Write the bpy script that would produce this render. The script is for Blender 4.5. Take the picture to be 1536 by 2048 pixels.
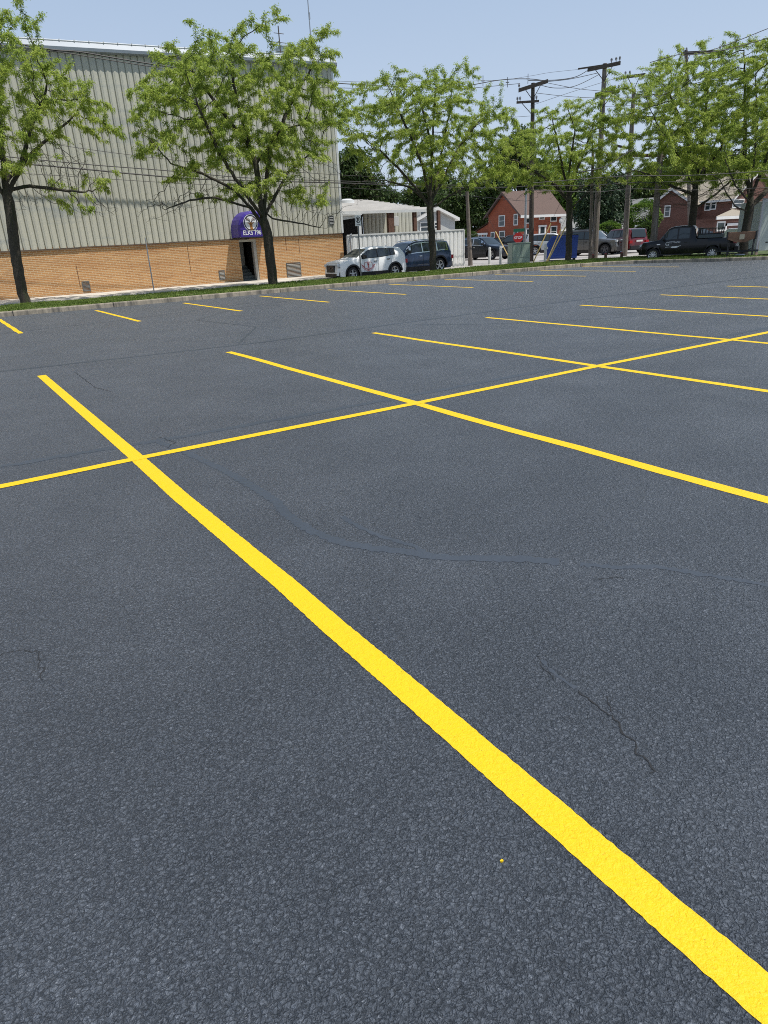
import bpy, bmesh, math, random
import numpy as np
from mathutils import Vector, Matrix
R_ = math.radians
for o in list(bpy.data.objects): bpy.data.objects.remove(o)
C = bpy.context.scene.collection
SC = bpy.context.scene
rnd = random.Random(7)
# ------------------------------------------------------------------ camera, sky, sun, exposure
FPX = 1348.9; CAM = np.array([-1.2663, -6.1058, 1.7056])
YAW, PIT, ROL = R_(57.888), R_(-21.896), R_(-2.988)
_f = np.array([math.cos(PIT)*math.cos(YAW), math.cos(PIT)*math.sin(YAW), math.sin(PIT)])
_r0 = np.array([math.sin(YAW), -math.cos(YAW), 0.]); _u0 = np.cross(_r0, _f)
_c, _s = math.cos(ROL), math.sin(ROL)
_r = _c*_r0+_s*_u0; _u = -_s*_r0+_c*_u0
cd = bpy.data.cameras.new('camera'); cam = bpy.data.objects.new('camera', cd); C.objects.link(cam)
M4 = Matrix(((_r[0], _u[0], -_f[0], CAM[0]), (_r[1], _u[1], -_f[1], CAM[1]), (_r[2], _u[2], -_f[2], CAM[2]), (0, 0, 0, 1)))
cam.matrix_world = M4
cd.sensor_fit = 'VERTICAL'; cd.sensor_height = 36; cd.lens = FPX/2048*36; cd.clip_end = 3000; cd.clip_start = .05
SC.camera = cam
SUNV = Vector((0.26, -0.34, 1.0)).normalized()
EL = math.asin(SUNV.z); ROT = math.atan2(SUNV.x, SUNV.y)
w = bpy.data.worlds.new('World'); SC.world = w; w.use_nodes = True
nt = w.node_tree; bg = nt.nodes['Background']
sky = nt.nodes.new('ShaderNodeTexSky'); sky.sky_type = 'NISHITA'; sky.sun_disc = False
sky.sun_elevation = EL; sky.sun_rotation = ROT; sky.air_density = 1.0; sky.dust_density = 1.0; sky.ozone_density = 1.6
# hazy summer air: a pale veil over the physical sky, thicker towards the horizon
_tc = nt.nodes.new('ShaderNodeTexCoord'); _sp = nt.nodes.new('ShaderNodeSeparateXYZ'); nt.links.new(_tc.outputs['Generated'], _sp.inputs[0])
_mr = nt.nodes.new('ShaderNodeMapRange'); _mr.inputs['From Min'].default_value = 0; _mr.inputs['From Max'].default_value = .75; _mr.inputs['To Min'].default_value = .95; _mr.inputs['To Max'].default_value = .35; nt.links.new(_sp.outputs[2], _mr.inputs['Value'])
_cr = nt.nodes.new('ShaderNodeMix'); _cr.data_type = 'RGBA'; _cr.inputs[6].default_value = (2.9, 4.0, 5.6, 1); _cr.inputs[7].default_value = (4.5, 5.15, 6.2, 1)
_m2 = nt.nodes.new('ShaderNodeMapRange'); _m2.inputs['From Min'].default_value = 0; _m2.inputs['From Max'].default_value = .5; _m2.inputs['To Min'].default_value = 1; _m2.inputs['To Max'].default_value = 0; nt.links.new(_sp.outputs[2], _m2.inputs['Value']); nt.links.new(_m2.outputs[0], _cr.inputs['Factor'])
_mx = nt.nodes.new('ShaderNodeMix'); _mx.data_type = 'RGBA'; nt.links.new(_mr.outputs[0], _mx.inputs['Factor']); nt.links.new(sky.outputs[0], _mx.inputs[6]); nt.links.new(_cr.outputs[2], _mx.inputs[7])
nt.links.new(_mx.outputs[2], bg.inputs[0]); bg.inputs[1].default_value = 0.115
sd = bpy.data.lights.new('sun', 'SUN'); sd.energy = 4.0; sd.angle = R_(.55); sd.color = (1, .955, .88)
sun = bpy.data.objects.new('sun', sd); C.objects.link(sun); sun.location = (10, -20, 40)
sun.rotation_euler = (-SUNV).to_track_quat('-Z', 'Y').to_euler()
vs = SC.view_settings; vs.view_transform = 'Standard'; vs.look = 'None'; vs.exposure = 0.22; vs.gamma = 1; vs.use_curve_mapping = False
SC.cycles.use_denoising = False; SC.cycles.sample_clamp_indirect = 5; SC.cycles.sample_clamp_direct = 5; SC.cycles.pixel_filter_type = 'BLACKMAN_HARRIS'; SC.cycles.filter_width = 1.0; SC.cycles.max_bounces = 6; SC.cycles.transparent_max_bounces = 8; SC.cycles.diffuse_bounces = 3

# measured directions of the photograph -> places in the world (ground, a wall plane, or a distance)
def ray(x, y): return (x-768)/FPX*_r-(y-1024)/FPX*_u+_f
def gp(x, y, z=0.):
    d = ray(x, y); t = (z-CAM[2])/d[2]; return Vector(CAM+d*t)
def yp(x, y, Y):
    d = ray(x, y); t = (Y-CAM[1])/d[1]; return Vector(CAM+d*t)
def xp(x, y, X):
    d = ray(x, y); t = (X-CAM[0])/d[0]; return Vector(CAM+d*t)
def dp(x, y, D):
    d = ray(x, y); return Vector(CAM+d*D/math.hypot(d[0], d[1]))

# ------------------------------------------------------------------ materials
MATS = {}
def mat(name, col, rough=.6, metal=0., var=.12, vs_=2., bump=0., bs=40., spec=.5, coat=0., stain=None, coords='Object', trans=0.):
    m = bpy.data.materials.new(name); m.use_nodes = True; n = m.node_tree; N = n.nodes; L = n.links
    b = N['Principled BSDF']; b.inputs['Roughness'].default_value = rough; b.inputs['Metallic'].default_value = metal
    b.inputs['Specular IOR Level'].default_value = spec; b.inputs['Coat Weight'].default_value = coat
    b.inputs['Base Color'].default_value = (*col, 1)
    tc = N.new('ShaderNodeTexCoord'); src = tc.outputs[coords]
    last = None
    if var > 0:
        t = N.new('ShaderNodeTexNoise'); t.inputs['Scale'].default_value = vs_; t.inputs['Detail'].default_value = 6; t.inputs['Roughness'].default_value = .65
        L.new(src, t.inputs['Vector'])
        mr = N.new('ShaderNodeMapRange'); mr.inputs['From Min'].default_value = .3; mr.inputs['From Max'].default_value = .7
        mr.inputs['To Min'].default_value = 1-var; mr.inputs['To Max'].default_value = 1+var; L.new(t.outputs['Fac'], mr.inputs['Value'])
        vm = N.new('ShaderNodeVectorMath'); vm.operation = 'SCALE'; vm.inputs[0].default_value = col; L.new(mr.outputs[0], vm.inputs['Scale'])
        last = vm.outputs[0]
    if stain:
        scol, ssc, smin, smax = stain
        mp = N.new('ShaderNodeMapping'); mp.inputs['Scale'].default_value = ssc; L.new(src, mp.inputs[0])
        t2 = N.new('ShaderNodeTexNoise'); t2.inputs['Scale'].default_value = 1; t2.inputs['Detail'].default_value = 8; t2.inputs['Roughness'].default_value = .7; L.new(mp.outputs[0], t2.inputs['Vector'])
        m2 = N.new('ShaderNodeMapRange'); m2.inputs['From Min'].default_value = smin; m2.inputs['From Max'].default_value = smax; L.new(t2.outputs['Fac'], m2.inputs['Value'])
        mx = N.new('ShaderNodeMix'); mx.data_type = 'RGBA'; L.new(m2.outputs[0], mx.inputs['Factor'])
        if last: L.new(last, mx.inputs[6])
        else: mx.inputs[6].default_value = (*col, 1)
        mx.inputs[7].default_value = (*scol, 1); last = mx.outputs[2]
    if last: L.new(last, b.inputs['Base Color'])
    if bump > 0:
        t3 = N.new('ShaderNodeTexNoise'); t3.inputs['Scale'].default_value = bs; t3.inputs['Detail'].default_value = 4; L.new(src, t3.inputs['Vector'])
        bp = N.new('ShaderNodeBump'); bp.inputs['Strength'].default_value = 1; bp.inputs['Distance'].default_value = bump; L.new(t3.outputs['Fac'], bp.inputs['Height']); L.new(bp.outputs[0], b.inputs['Normal'])
    MATS[name] = m; return m
def asphalt_nodes(m, grain=1., smooth_mask=None):
    n = m.node_tree; N = n.nodes; L = n.links; b = N['Principled BSDF']
    g = N.new('ShaderNodeNewGeometry'); P = g.outputs['Position']
    def noise(sc, det=3, rough=.55, dist=0.):
        t = N.new('ShaderNodeTexNoise'); t.inputs['Scale'].default_value = sc; t.inputs['Detail'].default_value = det; t.inputs['Roughness'].default_value = rough
        t.inputs['Distortion'].default_value = dist; L.new(P, t.inputs['Vector']); return t.outputs['Fac']
    def math_(op, a, c):
        t = N.new('ShaderNodeMath'); t.operation = op
        for i, v in enumerate((a, c)):
            if hasattr(v, 'links'): L.new(v, t.inputs[i])
            else: t.inputs[i].default_value = v
        return t.outputs[0]
    # crumpled grains of about a centimetre with narrow creases between them
    vo = N.new('ShaderNodeTexVoronoi'); vo.feature = 'DISTANCE_TO_EDGE'; vo.inputs['Scale'].default_value = 58
    wv = N.new('ShaderNodeVectorMath'); wv.operation = 'ADD'; nw = N.new('ShaderNodeTexNoise'); nw.inputs['Scale'].default_value = 42; nw.inputs['Detail'].default_value = 3; L.new(P, nw.inputs['Vector'])
    sc = N.new('ShaderNodeVectorMath'); sc.operation = 'SCALE'; sc.inputs['Scale'].default_value = .05; L.new(nw.outputs['Color'], sc.inputs[0])
    L.new(P, wv.inputs[0]); L.new(sc.outputs[0], wv.inputs[1]); L.new(wv.outputs[0], vo.inputs['Vector'])
    sm = N.new('ShaderNodeMapRange'); sm.interpolation_type = 'SMOOTHSTEP'; sm.inputs['From Max'].default_value = .22; L.new(vo.outputs['Distance'], sm.inputs['Value']); hv = sm.outputs[0]
    n1 = noise(60, 4, .62, 1.2)
    h = math_('ADD', math_('MULTIPLY', hv, .17), math_('MULTIPLY', n1, 1.5)); h = math_('ADD', h, math_('MULTIPLY', noise(23, 3, .55, .6), 1.5))
    mask = noise(.9, 5, .6)
    mr = N.new('ShaderNodeMapRange'); mr.inputs['From Min'].default_value = .34; mr.inputs['From Max'].default_value = .6; mr.inputs['To Min'].default_value = .75; mr.inputs['To Max'].default_value = 1.08; L.new(mask, mr.inputs['Value'])
    h = math_('MULTIPLY', h, mr.outputs[0])
    bp = N.new('ShaderNodeBump'); bp.inputs['Strength'].default_value = 1; bp.inputs['Distance'].default_value = GD*grain
    L.new(h, bp.inputs['Height']); L.new(bp.outputs[0], b.inputs['Normal'])
    dk = math_('ADD', math_('MULTIPLY', hv, .5), math_('MULTIPLY', n1, 1.0))
    return noise, math_, dk
GD = .025
asph = mat('sealed asphalt', (.05, .06, .075), rough=.3, var=0, spec=1.0)
_n, _m, _mask = asphalt_nodes(asph)
def asphalt_colour(m, c0, c1):
    N = m.node_tree.nodes; L = m.node_tree.links
    a = _n(.35, 5, .6)
    s = _m('ADD', _m('MULTIPLY', a, .08), _m('MULTIPLY', _mask, .72))  # aggregate speckle, plus the tiny shade of the creases painted into the colour
    cr = N.new('ShaderNodeValToRGB'); cr.color_ramp.elements[0].position = .34; cr.color_ramp.elements[0].color = (*c0, 1); cr.color_ramp.elements[1].position = .95; cr.color_ramp.elements[1].color = (*c1, 1)
    L.new(s, cr.inputs[0]); L.new(cr.outputs[0], N['Principled BSDF'].inputs['Base Color'])
    rr = N.new('ShaderNodeMapRange'); rr.inputs['To Min'].default_value = .38; rr.inputs['To Max'].default_value = .46; L.new(_n(.8, 3), rr.inputs['Value']); L.new(rr.outputs[0], N['Principled BSDF'].inputs['Roughness'])
asphalt_colour(asph, (.028, .034, .043), (.135, .155, .186))
seal = mat('crack sealer', (.044, .052, .064), rough=.42, var=.1, vs_=3, bump=.006, bs=30, spec=.6)
crackm = mat('open crack', (.016, .017, .019), rough=.9, var=.2)
paint = mat('yellow road paint', (.78, .50, .005), rough=.55, var=.05, vs_=2, spec=.35)
_n2, _m2_, _pm = asphalt_nodes(paint, .13)
_pr = paint.node_tree.nodes.new('ShaderNodeValToRGB'); _pr.color_ramp.elements[0].position = .30; _pr.color_ramp.elements[0].color = (.22, .15, .01, 1); _pr.color_ramp.elements[1].position = .42; _pr.color_ramp.elements[1].color = (.78, .50, .005, 1)
paint.node_tree.links.new(_pm, _pr.inputs[0]); paint.node_tree.links.new(_pr.outputs[0], paint.node_tree.nodes['Principled BSDF'].inputs['Base Color'])
conc = mat('kerb concrete', (.33, .285, .215), rough=.85, var=.25, vs_=3, bump=.004, bs=60, stain=((.12, .11, .09), (5, 5, .8), .44, .62))
walkm = mat('pale sidewalk concrete', (.55, .51, .45), rough=.85, var=.1, vs_=1.5, bump=.002, bs=50)
pavem = mat('weathered pavement', (.34, .32, .30), rough=.85, var=.18, vs_=.7, bump=.004, bs=30)
soil = mat('soil and turf', (.07, .10, .03), rough=.95, var=.35, vs_=1.2, bump=.02, bs=20)
lawn = mat('turf base', (.10, .14, .035), rough=.95, var=.4, vs_=1.6, bump=.03, bs=25, stain=((.20, .16, .09), (1.3, 1.3, 1), .52, .66))
siding = mat('ribbed steel siding', (.49, .48, .40), rough=.5, var=.05, vs_=.6, spec=.3, stain=((.30, .33, .33), (.16, 1, 1.1), .52, .72))
trimm = mat('white steel trim', (.62, .63, .62), rough=.45, var=.05)
roofm = mat('pale metal roof', (.27, .31, .35), rough=.4, var=.06)
dark = mat('black trim', (.012, .012, .014), rough=.5, var=0)
rubber = mat('tyre rubber', (.018, .018, .02), rough=.85, var=.1, vs_=10)
rimm = mat('alloy rim', (.55, .56, .58), rough=.28, metal=.9, var=0)
rimd = mat('dark rim', (.12, .12, .13), rough=.35, metal=.8, var=0)
chrome = mat('chrome', (.75, .76, .78), rough=.12, metal=1, var=0)
glass = mat('tinted glass', (.02, .028, .03), rough=.05, var=0, spec=.8)
glassl = mat('light glass', (.10, .14, .15), rough=.06, var=0, spec=.8)
lampm = mat('headlamp lens', (.55, .58, .6), rough=.1, var=0, spec=.8)
redl = mat('tail lamp lens', (.35, .01, .015), rough=.15, var=0)
white_p = mat('white car paint', (.86, .86, .85), rough=.4, var=.0, coat=.15)
blue_p = mat('dark blue car paint', (.022, .045, .10), rough=.25, metal=.35, var=.02, coat=.8)
black_p = mat('black car paint', (.003, .0035, .005), rough=.3, var=.02, coat=.25, spec=.3)
navy_p = mat('black blue car paint', (.007, .011, .02), rough=.25, var=.02, coat=.4, spec=.35)
red_p = mat('dark red car paint', (.16, .012, .015), rough=.28, metal=.2, var=.02, coat=.7)
grey_p = mat('bronze grey car paint', (.11, .105, .10), rough=.3, metal=.4, var=.02, coat=.7)
silver_p = mat('silver car paint', (.50, .52, .54), rough=.3, metal=.3, var=.02, coat=.6)
barkm = mat('grey brown bark', (.05, .042, .03), rough=.92, var=.35, vs_=9, bump=.03, bs=30, stain=((.03, .036, .014), (3, 3, .7), .5, .62))
wood = mat('weathered pole wood', (.17, .14, .12), rough=.9, var=.3, vs_=4, bump=.01, bs=30, stain=((.30, .27, .24), (12, 12, .5), .52, .65))
wooddk = mat('dark pole wood', (.075, .06, .05), rough=.9, var=.3, vs_=4, bump=.01, bs=30)
wire = mat('black cable', (.012, .012, .013), rough=.6, var=0)
steel = mat('galvanised steel', (.36, .37, .38), rough=.4, metal=.7, var=.12, vs_=6)
ceram = mat('grey porcelain', (.14, .15, .17), rough=.3, var=.1)
purple = mat('purple awning vinyl', (.045, .022, .25), rough=.42, var=.06, vs_=3)
whitep = mat('white painted lettering', (.82, .82, .84), rough=.5, var=0)
redp = mat('red lettering', (.5, .02, .02), rough=.5, var=0)
deerm = mat('brown deer artwork', (.42, .18, .04), rough=.6, var=.3, vs_=25)
deerdk = mat('dark deer artwork', (.10, .03, .01), rough=.6, var=0)
navyart = mat('navy artwork', (.012, .012, .06), rough=.6, var=0)
louvm = mat('grey louvre metal', (.13, .14, .14), rough=.5, metal=.3, var=.1)
voidm = mat('dark interior', (.012, .012, .012), rough=.9, var=0)
hallm = mat('entry panel', (.30, .30, .27), rough=.7, var=.1)
fencem = mat('white ribbed fence steel', (.78, .78, .76), rough=.45, var=.06, vs_=1, stain=((.40, .42, .42), (.5, 1, .8), .55, .75))
brownp = mat('rusty brown post', (.12, .06, .04), rough=.85, var=.35, vs_=6)
greenbox = mat('green transformer paint', (.27, .34, .28), rough=.5, var=.08, vs_=3)
bluebox = mat('blue container paint', (.018, .06, .30), rough=.5, var=.12, vs_=2)
yellowg = mat('yellow guy guard', (.66, .48, .18), rough=.5, var=.08)
signr = mat('stop sign red', (.45, .02, .02), rough=.4, var=0)
signg = mat('street sign green', (.01, .13, .07), rough=.4, var=0)
shingle = mat('brown roof shingles', (.12, .08, .065), rough=.9, var=.25, vs_=7, bump=.02, bs=12)
shingleg = mat('grey roof shingles', (.20, .20, .19), rough=.9, var=.22, vs_=7, bump=.02, bs=12)
shinglet = mat('tan roof shingles', (.30, .26, .20), rough=.9, var=.22, vs_=8, bump=.02, bs=12)
wtrim = mat('white house trim', (.72, .71, .68), rough=.6, var=.05)
pane = mat('window pane', (.03, .045, .05), rough=.06, var=.3, vs_=2, spec=.8)
wsiding = mat('pale house siding', (.50, .50, .48), rough=.7, var=.06)
rust = mat('rusty hopper steel', (.22, .12, .075), rough=.85, var=.4, vs_=5, bump=.005, bs=30)
boxw = mat('off white box body', (.42, .47, .44), rough=.5, var=.08, vs_=1.5)
bronze_sign = mat('white sign face', (.75, .74, .72), rough=.5, var=.04)
bulb = mat('fibreglass cover', (.6, .6, .58), rough=.5, var=.05)

def brick_mat(name, c1, c2, mortar, bw=.3, bh=.075, ms=.012, stain=(.1, .05, .02)):
    m = bpy.data.materials.new(name); m.use_nodes = True; N = m.node_tree.nodes; L = m.node_tree.links; b = N['Principled BSDF']; b.inputs['Roughness'].default_value = .85
    g = N.new('ShaderNodeNewGeometry'); s = N.new('ShaderNodeSeparateXYZ'); L.new(g.outputs['Position'], s.inputs[0])
    ad = N.new('ShaderNodeMath'); ad.operation = 'ADD'; L.new(s.outputs[0], ad.inputs[0]); L.new(s.outputs[1], ad.inputs[1])
    cb = N.new('ShaderNodeCombineXYZ'); L.new(ad.outputs[0], cb.inputs[0]); L.new(s.outputs[2], cb.inputs[1])
    t = N.new('ShaderNodeTexBrick'); L.new(cb.outputs[0], t.inputs['Vector']); t.inputs['Scale'].default_value = 1
    t.inputs['Brick Width'].default_value = bw; t.inputs['Row Height'].default_value = bh; t.inputs['Mortar Size'].default_value = ms; t.inputs['Bias'].default_value = -.25
    t.inputs['Color1'].default_value = (*c1, 1); t.inputs['Color2'].default_value = (*c2, 1); t.inputs['Mortar'].default_value = (*mortar, 1)
    n = N.new('ShaderNodeTexNoise'); mp = N.new('ShaderNodeMapping'); mp.inputs['Scale'].default_value = (.25, .25, 1.8); L.new(g.outputs['Position'], mp.inputs[0]); L.new(mp.outputs[0], n.inputs['Vector'])
    n.inputs['Scale'].default_value = 1.2; n.inputs['Detail'].default_value = 9; n.inputs['Roughness'].default_value = .72
    mr = N.new('ShaderNodeMapRange'); mr.inputs['From Min'].default_value = .48; mr.inputs['From Max'].default_value = .75; mr.inputs['To Max'].default_value = .75; L.new(n.outputs['Fac'], mr.inputs['Value'])
    mx = N.new('ShaderNodeMix'); mx.data_type = 'RGBA'; mx.blend_type = 'MULTIPLY'; L.new(mr.outputs[0], mx.inputs['Factor']); L.new(t.outputs['Color'], mx.inputs[6]); mx.inputs[7].default_value = (*[min(1, q*4) for q in stain], 1)
    L.new(mx.outputs[2], b.inputs['Base Color'])
    bp = N.new('ShaderNodeBump'); bp.inputs['Distance'].default_value = .006; bp.invert = True; L.new(t.outputs['Fac'], bp.inputs['Height']); L.new(bp.outputs[0], b.inputs['Normal'])
    return m
brickm = brick_mat('orange tan brick', (.54, .275, .10), (.38, .17, .055), (.62, .46, .28), .30, .078, .014, stain=(.17, .13, .10))
brickd = brick_mat('red brown brick', (.17, .07, .05), (.12, .05, .035), (.17, .11, .09), .22, .075, .01)
brickh = brick_mat('orange house brick', (.30, .12, .07), (.22, .08, .05), (.28, .18, .13), .22, .075, .01)
def lap_mat(name, c, c2):
    m = bpy.data.materials.new(name); m.use_nodes = True; N = m.node_tree.nodes; L = m.node_tree.links; b = N['Principled BSDF']; b.inputs['Roughness'].default_value = .7
    g = N.new('ShaderNodeNewGeometry'); wv = N.new('ShaderNodeTexWave'); wv.wave_type = 'BANDS'; wv.bands_direction = 'Z'; wv.wave_profile = 'SAW'
    wv.inputs['Scale'].default_value = 1/.28/6.283*6.283/ (2*math.pi)*2; wv.inputs['Distortion'].default_value = 0; L.new(g.outputs['Position'], wv.inputs['Vector'])
    n = N.new('ShaderNodeTexNoise'); n.inputs['Scale'].default_value = 2.5; n.inputs['Detail'].default_value = 6; L.new(g.outputs['Position'], n.inputs['Vector'])
    mx = N.new('ShaderNodeMix'); mx.data_type = 'RGBA'; L.new(n.outputs['Fac'], mx.inputs['Factor']); mx.inputs[6].default_value = (*c, 1); mx.inputs[7].default_value = (*c2, 1)
    L.new(mx.outputs[2], b.inputs['Base Color'])
    bp = N.new('ShaderNodeBump'); bp.inputs['Distance'].default_value = .06; L.new(wv.outputs['Fac'], bp.inputs['Height']); L.new(bp.outputs[0], b.inputs['Normal'])
    return m
redlap = lap_mat('red lap siding', (.40, .105, .045), (.19, .04, .02))
def leaf_mat(name, c1, c2, tr=.35):
    m = bpy.data.materials.new(name); m.use_nodes = True; N = m.node_tree.nodes; L = m.node_tree.links; b = N['Principled BSDF']; b.inputs['Roughness'].default_value = .5; b.inputs['Specular IOR Level'].default_value = .3
    g = N.new('ShaderNodeNewGeometry'); n = N.new('ShaderNodeTexNoise'); n.inputs['Scale'].default_value = .8; n.inputs['Detail'].default_value = 3; L.new(g.outputs['Position'], n.inputs['Vector'])
    a = N.new('ShaderNodeMath'); a.operation = 'MULTIPLY'; a.inputs[1].default_value = .45; L.new(g.outputs['Random Per Island'], a.inputs[0])
    a2 = N.new('ShaderNodeMath'); a2.operation = 'MULTIPLY_ADD'; a2.inputs[1].default_value = 1.1; L.new(n.outputs['Fac'], a2.inputs[0]); L.new(a.outputs[0], a2.inputs[2])
    mr = N.new('ShaderNodeMapRange'); mr.inputs['From Min'].default_value = .4; mr.inputs['From Max'].default_value = 1.1; L.new(a2.outputs[0], mr.inputs['Value'])
    mx = N.new('ShaderNodeMix'); mx.data_type = 'RGBA'; L.new(mr.outputs[0], mx.inputs['Factor']); mx.inputs[6].default_value = (*c1, 1); mx.inputs[7].default_value = (*c2, 1)
    L.new(mx.outputs[2], b.inputs['Base Color'])
    t = N.new('ShaderNodeBsdfTranslucent'); L.new(mx.outputs[2], t.inputs['Color']); ms = N.new('ShaderNodeMixShader'); ms.inputs[0].default_value = tr
    L.new(b.outputs[0], ms.inputs[1]); L.new(t.outputs[0], ms.inputs[2]); L.new(ms.outputs[0], N['Material Output'].inputs['Surface']); return m
leafm = leaf_mat('honey locust leaf', (.19, .29, .04), (.46, .54, .11), .5)
leafd = leaf_mat('dark tree leaf', (.035, .065, .018), (.09, .14, .038), .3)
leafb = leaf_mat('shrub leaf', (.07, .14, .02), (.17, .26, .05), .35)
leafc = leaf_mat('conifer needle', (.02, .042, .02), (.05, .085, .035), .15)
grassm = leaf_mat('grass blade', (.065, .125, .015), (.22, .28, .065), .3)

# ------------------------------------------------------------------ mesh helpers
class MB:
    def __init__(s): s.v = []; s.f = []
    def quad(s, *p):
        i = len(s.v); s.v += [tuple(q) for q in p]; s.f.append(tuple(range(i, i+len(p)))); return s
    def box(s, x0, y0, z0, x1, y1, z1):
        i = len(s.v); s.v += [(x0, y0, z0), (x1, y0, z0), (x1, y1, z0), (x0, y1, z0), (x0, y0, z1), (x1, y0, z1), (x1, y1, z1), (x0, y1, z1)]
        s.f += [tuple(i+k for k in q) for q in ((0, 3, 2, 1), (4, 5, 6, 7), (0, 1, 5, 4), (1, 2, 6, 5), (2, 3, 7, 6), (3, 0, 4, 7))]; return s
    def tube(s, pts, r, n=8, cap=True):
        pts = [Vector(p) for p in pts]; m = len(pts); rs = r if hasattr(r, '__len__') else [r]*m
        base = len(s.v); a = None
        for k, p in enumerate(pts):
            t = (pts[min(k+1, m-1)]-pts[max(k-1, 0)]).normalized()
            if a is None: a = t.orthogonal().normalized()
            else:
                a = a-t*a.dot(t)
                a = a.normalized() if a.length > 1e-6 else t.orthogonal().normalized()
            b = t.cross(a)
            for j in range(n):
                th = 2*math.pi*j/n; q = p+(a*math.cos(th)+b*math.sin(th))*rs[k]; s.v.append(tuple(q))
        for k in range(m-1):
            for j in range(n):
                j2 = (j+1) % n; s.f.append((base+k*n+j, base+k*n+j2, base+(k+1)*n+j2, base+(k+1)*n+j))
        if cap: s.f.append(tuple(base+j for j in reversed(range(n)))); s.f.append(tuple(base+(m-1)*n+j for j in range(n)))
        return s
    def lathe(s, prof, n=24, c=(0, 0, 0), axis='z'):
        base = len(s.v); m = len(prof)
        for j in range(n):
            th = 2*math.pi*j/n; cs, sn = math.cos(th), math.sin(th)
            for r, h in prof:
                p = (r*cs, r*sn, h) if axis == 'z' else ((r*cs, h, r*sn) if axis == 'y' else (h, r*cs, r*sn))
                s.v.append((p[0]+c[0], p[1]+c[1], p[2]+c[2]))
        for j in range(n):
            j2 = (j+1) % n
            for k in range(m-1): s.f.append((base+j*m+k, base+j2*m+k, base+j2*m+k+1, base+j*m+k+1))
        return s
    def prism(s, poly, ax, a, b):
        # poly in the two other axes, extruded along axis ax from a to b
        n = len(poly); base = len(s.v)
        for h in (a, b):
            for (u, v) in poly:
                s.v.append({'x': (h, u, v), 'y': (u, h, v), 'z': (u, v, h)}[ax])
        s.f.append(tuple(base+i for i in range(n))); s.f.append(tuple(base+n+i for i in reversed(range(n))))
        for i in range(n): s.f.append((base+i, base+(i+1) % n, base+n+(i+1) % n, base+n+i))
        return s
    def grid(s, rows, close=False):
        base = len(s.v); m = len(rows[0])
        for r in rows: s.v += [tuple(p) for p in r]
        for i in range(len(rows)-1):
            for j in range(m-1): s.f.append((base+i*m+j, base+i*m+j+1, base+(i+1)*m+j+1, base+(i+1)*m+j))
        return s
    def build(s, name, m, parent=None, smooth=False, bevel=0., recalc=True):
        me = bpy.data.meshes.new(name); me.from_pydata(s.v, [], s.f)
        if recalc or bevel:
            bm = bmesh.new(); bm.from_mesh(me)
            if recalc: bmesh.ops.recalc_face_normals(bm, faces=bm.faces)
            if bevel: bmesh.ops.bevel(bm, geom=bm.edges[:], offset=bevel, segments=2, affect='EDGES', profile=.6)
            bm.to_mesh(me); bm.free()
        if smooth:
            me.polygons.foreach_set('use_smooth', [True]*len(me.polygons))
        me.materials.append(m); o = bpy.data.objects.new(name, me); C.objects.link(o)
        if parent: o.parent = parent
        if smooth == 'angle':
            try: me.set_sharp_from_angle(angle=R_(35))
            except Exception: pass
        return o
def tag(o, label=None, cat=None, group=None, kind=None):
    if label: o['label'] = label
    if cat: o['category'] = cat
    if group: o['group'] = group
    if kind: o['kind'] = kind
    return o
def empty(name, loc=(0, 0, 0), rz=0, label=None, cat=None, group=None):
    o = bpy.data.objects.new(name, None); C.objects.link(o); o.location = loc; o.rotation_euler = (0, 0, rz); o.empty_display_size = .2
    return tag(o, label, cat, group)
def struct(o): o['kind'] = 'structure'; return o
def copy_tree(o, parent=None):
    c = o.copy(); C.objects.link(c); c.parent = parent
    for ch in o.children: copy_tree(ch, c)
    return c
def text_mb(s, size, depth=.004, bold=0., align='CENTER'):
    cu = bpy.data.curves.new('t', 'FONT'); cu.body = s; cu.size = size; cu.extrude = depth; cu.align_x = align; cu.offset = bold
    ob = bpy.data.objects.new('t', cu); C.objects.link(ob); dg = bpy.context.evaluated_depsgraph_get(); dg.update()
    me = bpy.data.meshes.new_from_object(ob.evaluated_get(dg)); b = MB(); b.v = [tuple(v.co) for v in me.vertices]; b.f = [tuple(p.vertices) for p in me.polygons]
    bpy.data.objects.remove(ob); bpy.data.curves.remove(cu); bpy.data.meshes.remove(me); return b
def tr(b, fn): b.v = [tuple(fn(Vector(p))) for p in b.v]; return b

# ------------------------------------------------------------------ ground, lot, kerb, grass, walks
S = 3.047
WALL_Y = 30.6
struct(MB().quad((-900, -700, -.16), (1200, -700, -.16), (1200, 1200, -.16), (-900, 1200, -.16)).build('ground', soil))
KF = [(-14, 19.75), (-6, 19.78), (0, 19.8), (6, 19.7), (12, 19.6), (18, 19.4), (22, 19.2), (26, 18.9), (28.3, 18.45), (29.4, 17.6), (30.0, 16.4), (30.6, 14.9), (31.3, 13.6), (32.0, 12.6)]
lot = [(-60, -60), (140, -60), (140, 8), (60, 9.5), (34, 12.2)]+[(x, y+.05) for x, y in reversed(KF)]+[(-60, 19.8)]
b = MB(); b.quad(*[(x, y, 0) for x, y in lot]); struct(b.build('parking_lot', asph))
def offset_poly(P, d):
    out = []
    for i, p in enumerate(P):
        a = Vector(P[max(i-1, 0)]); c = Vector(P[min(i+1, len(P)-1)]); t = (c-a).normalized(); out.append((p[0]-t.y*d, p[1]+t.x*d))
    return out
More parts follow.
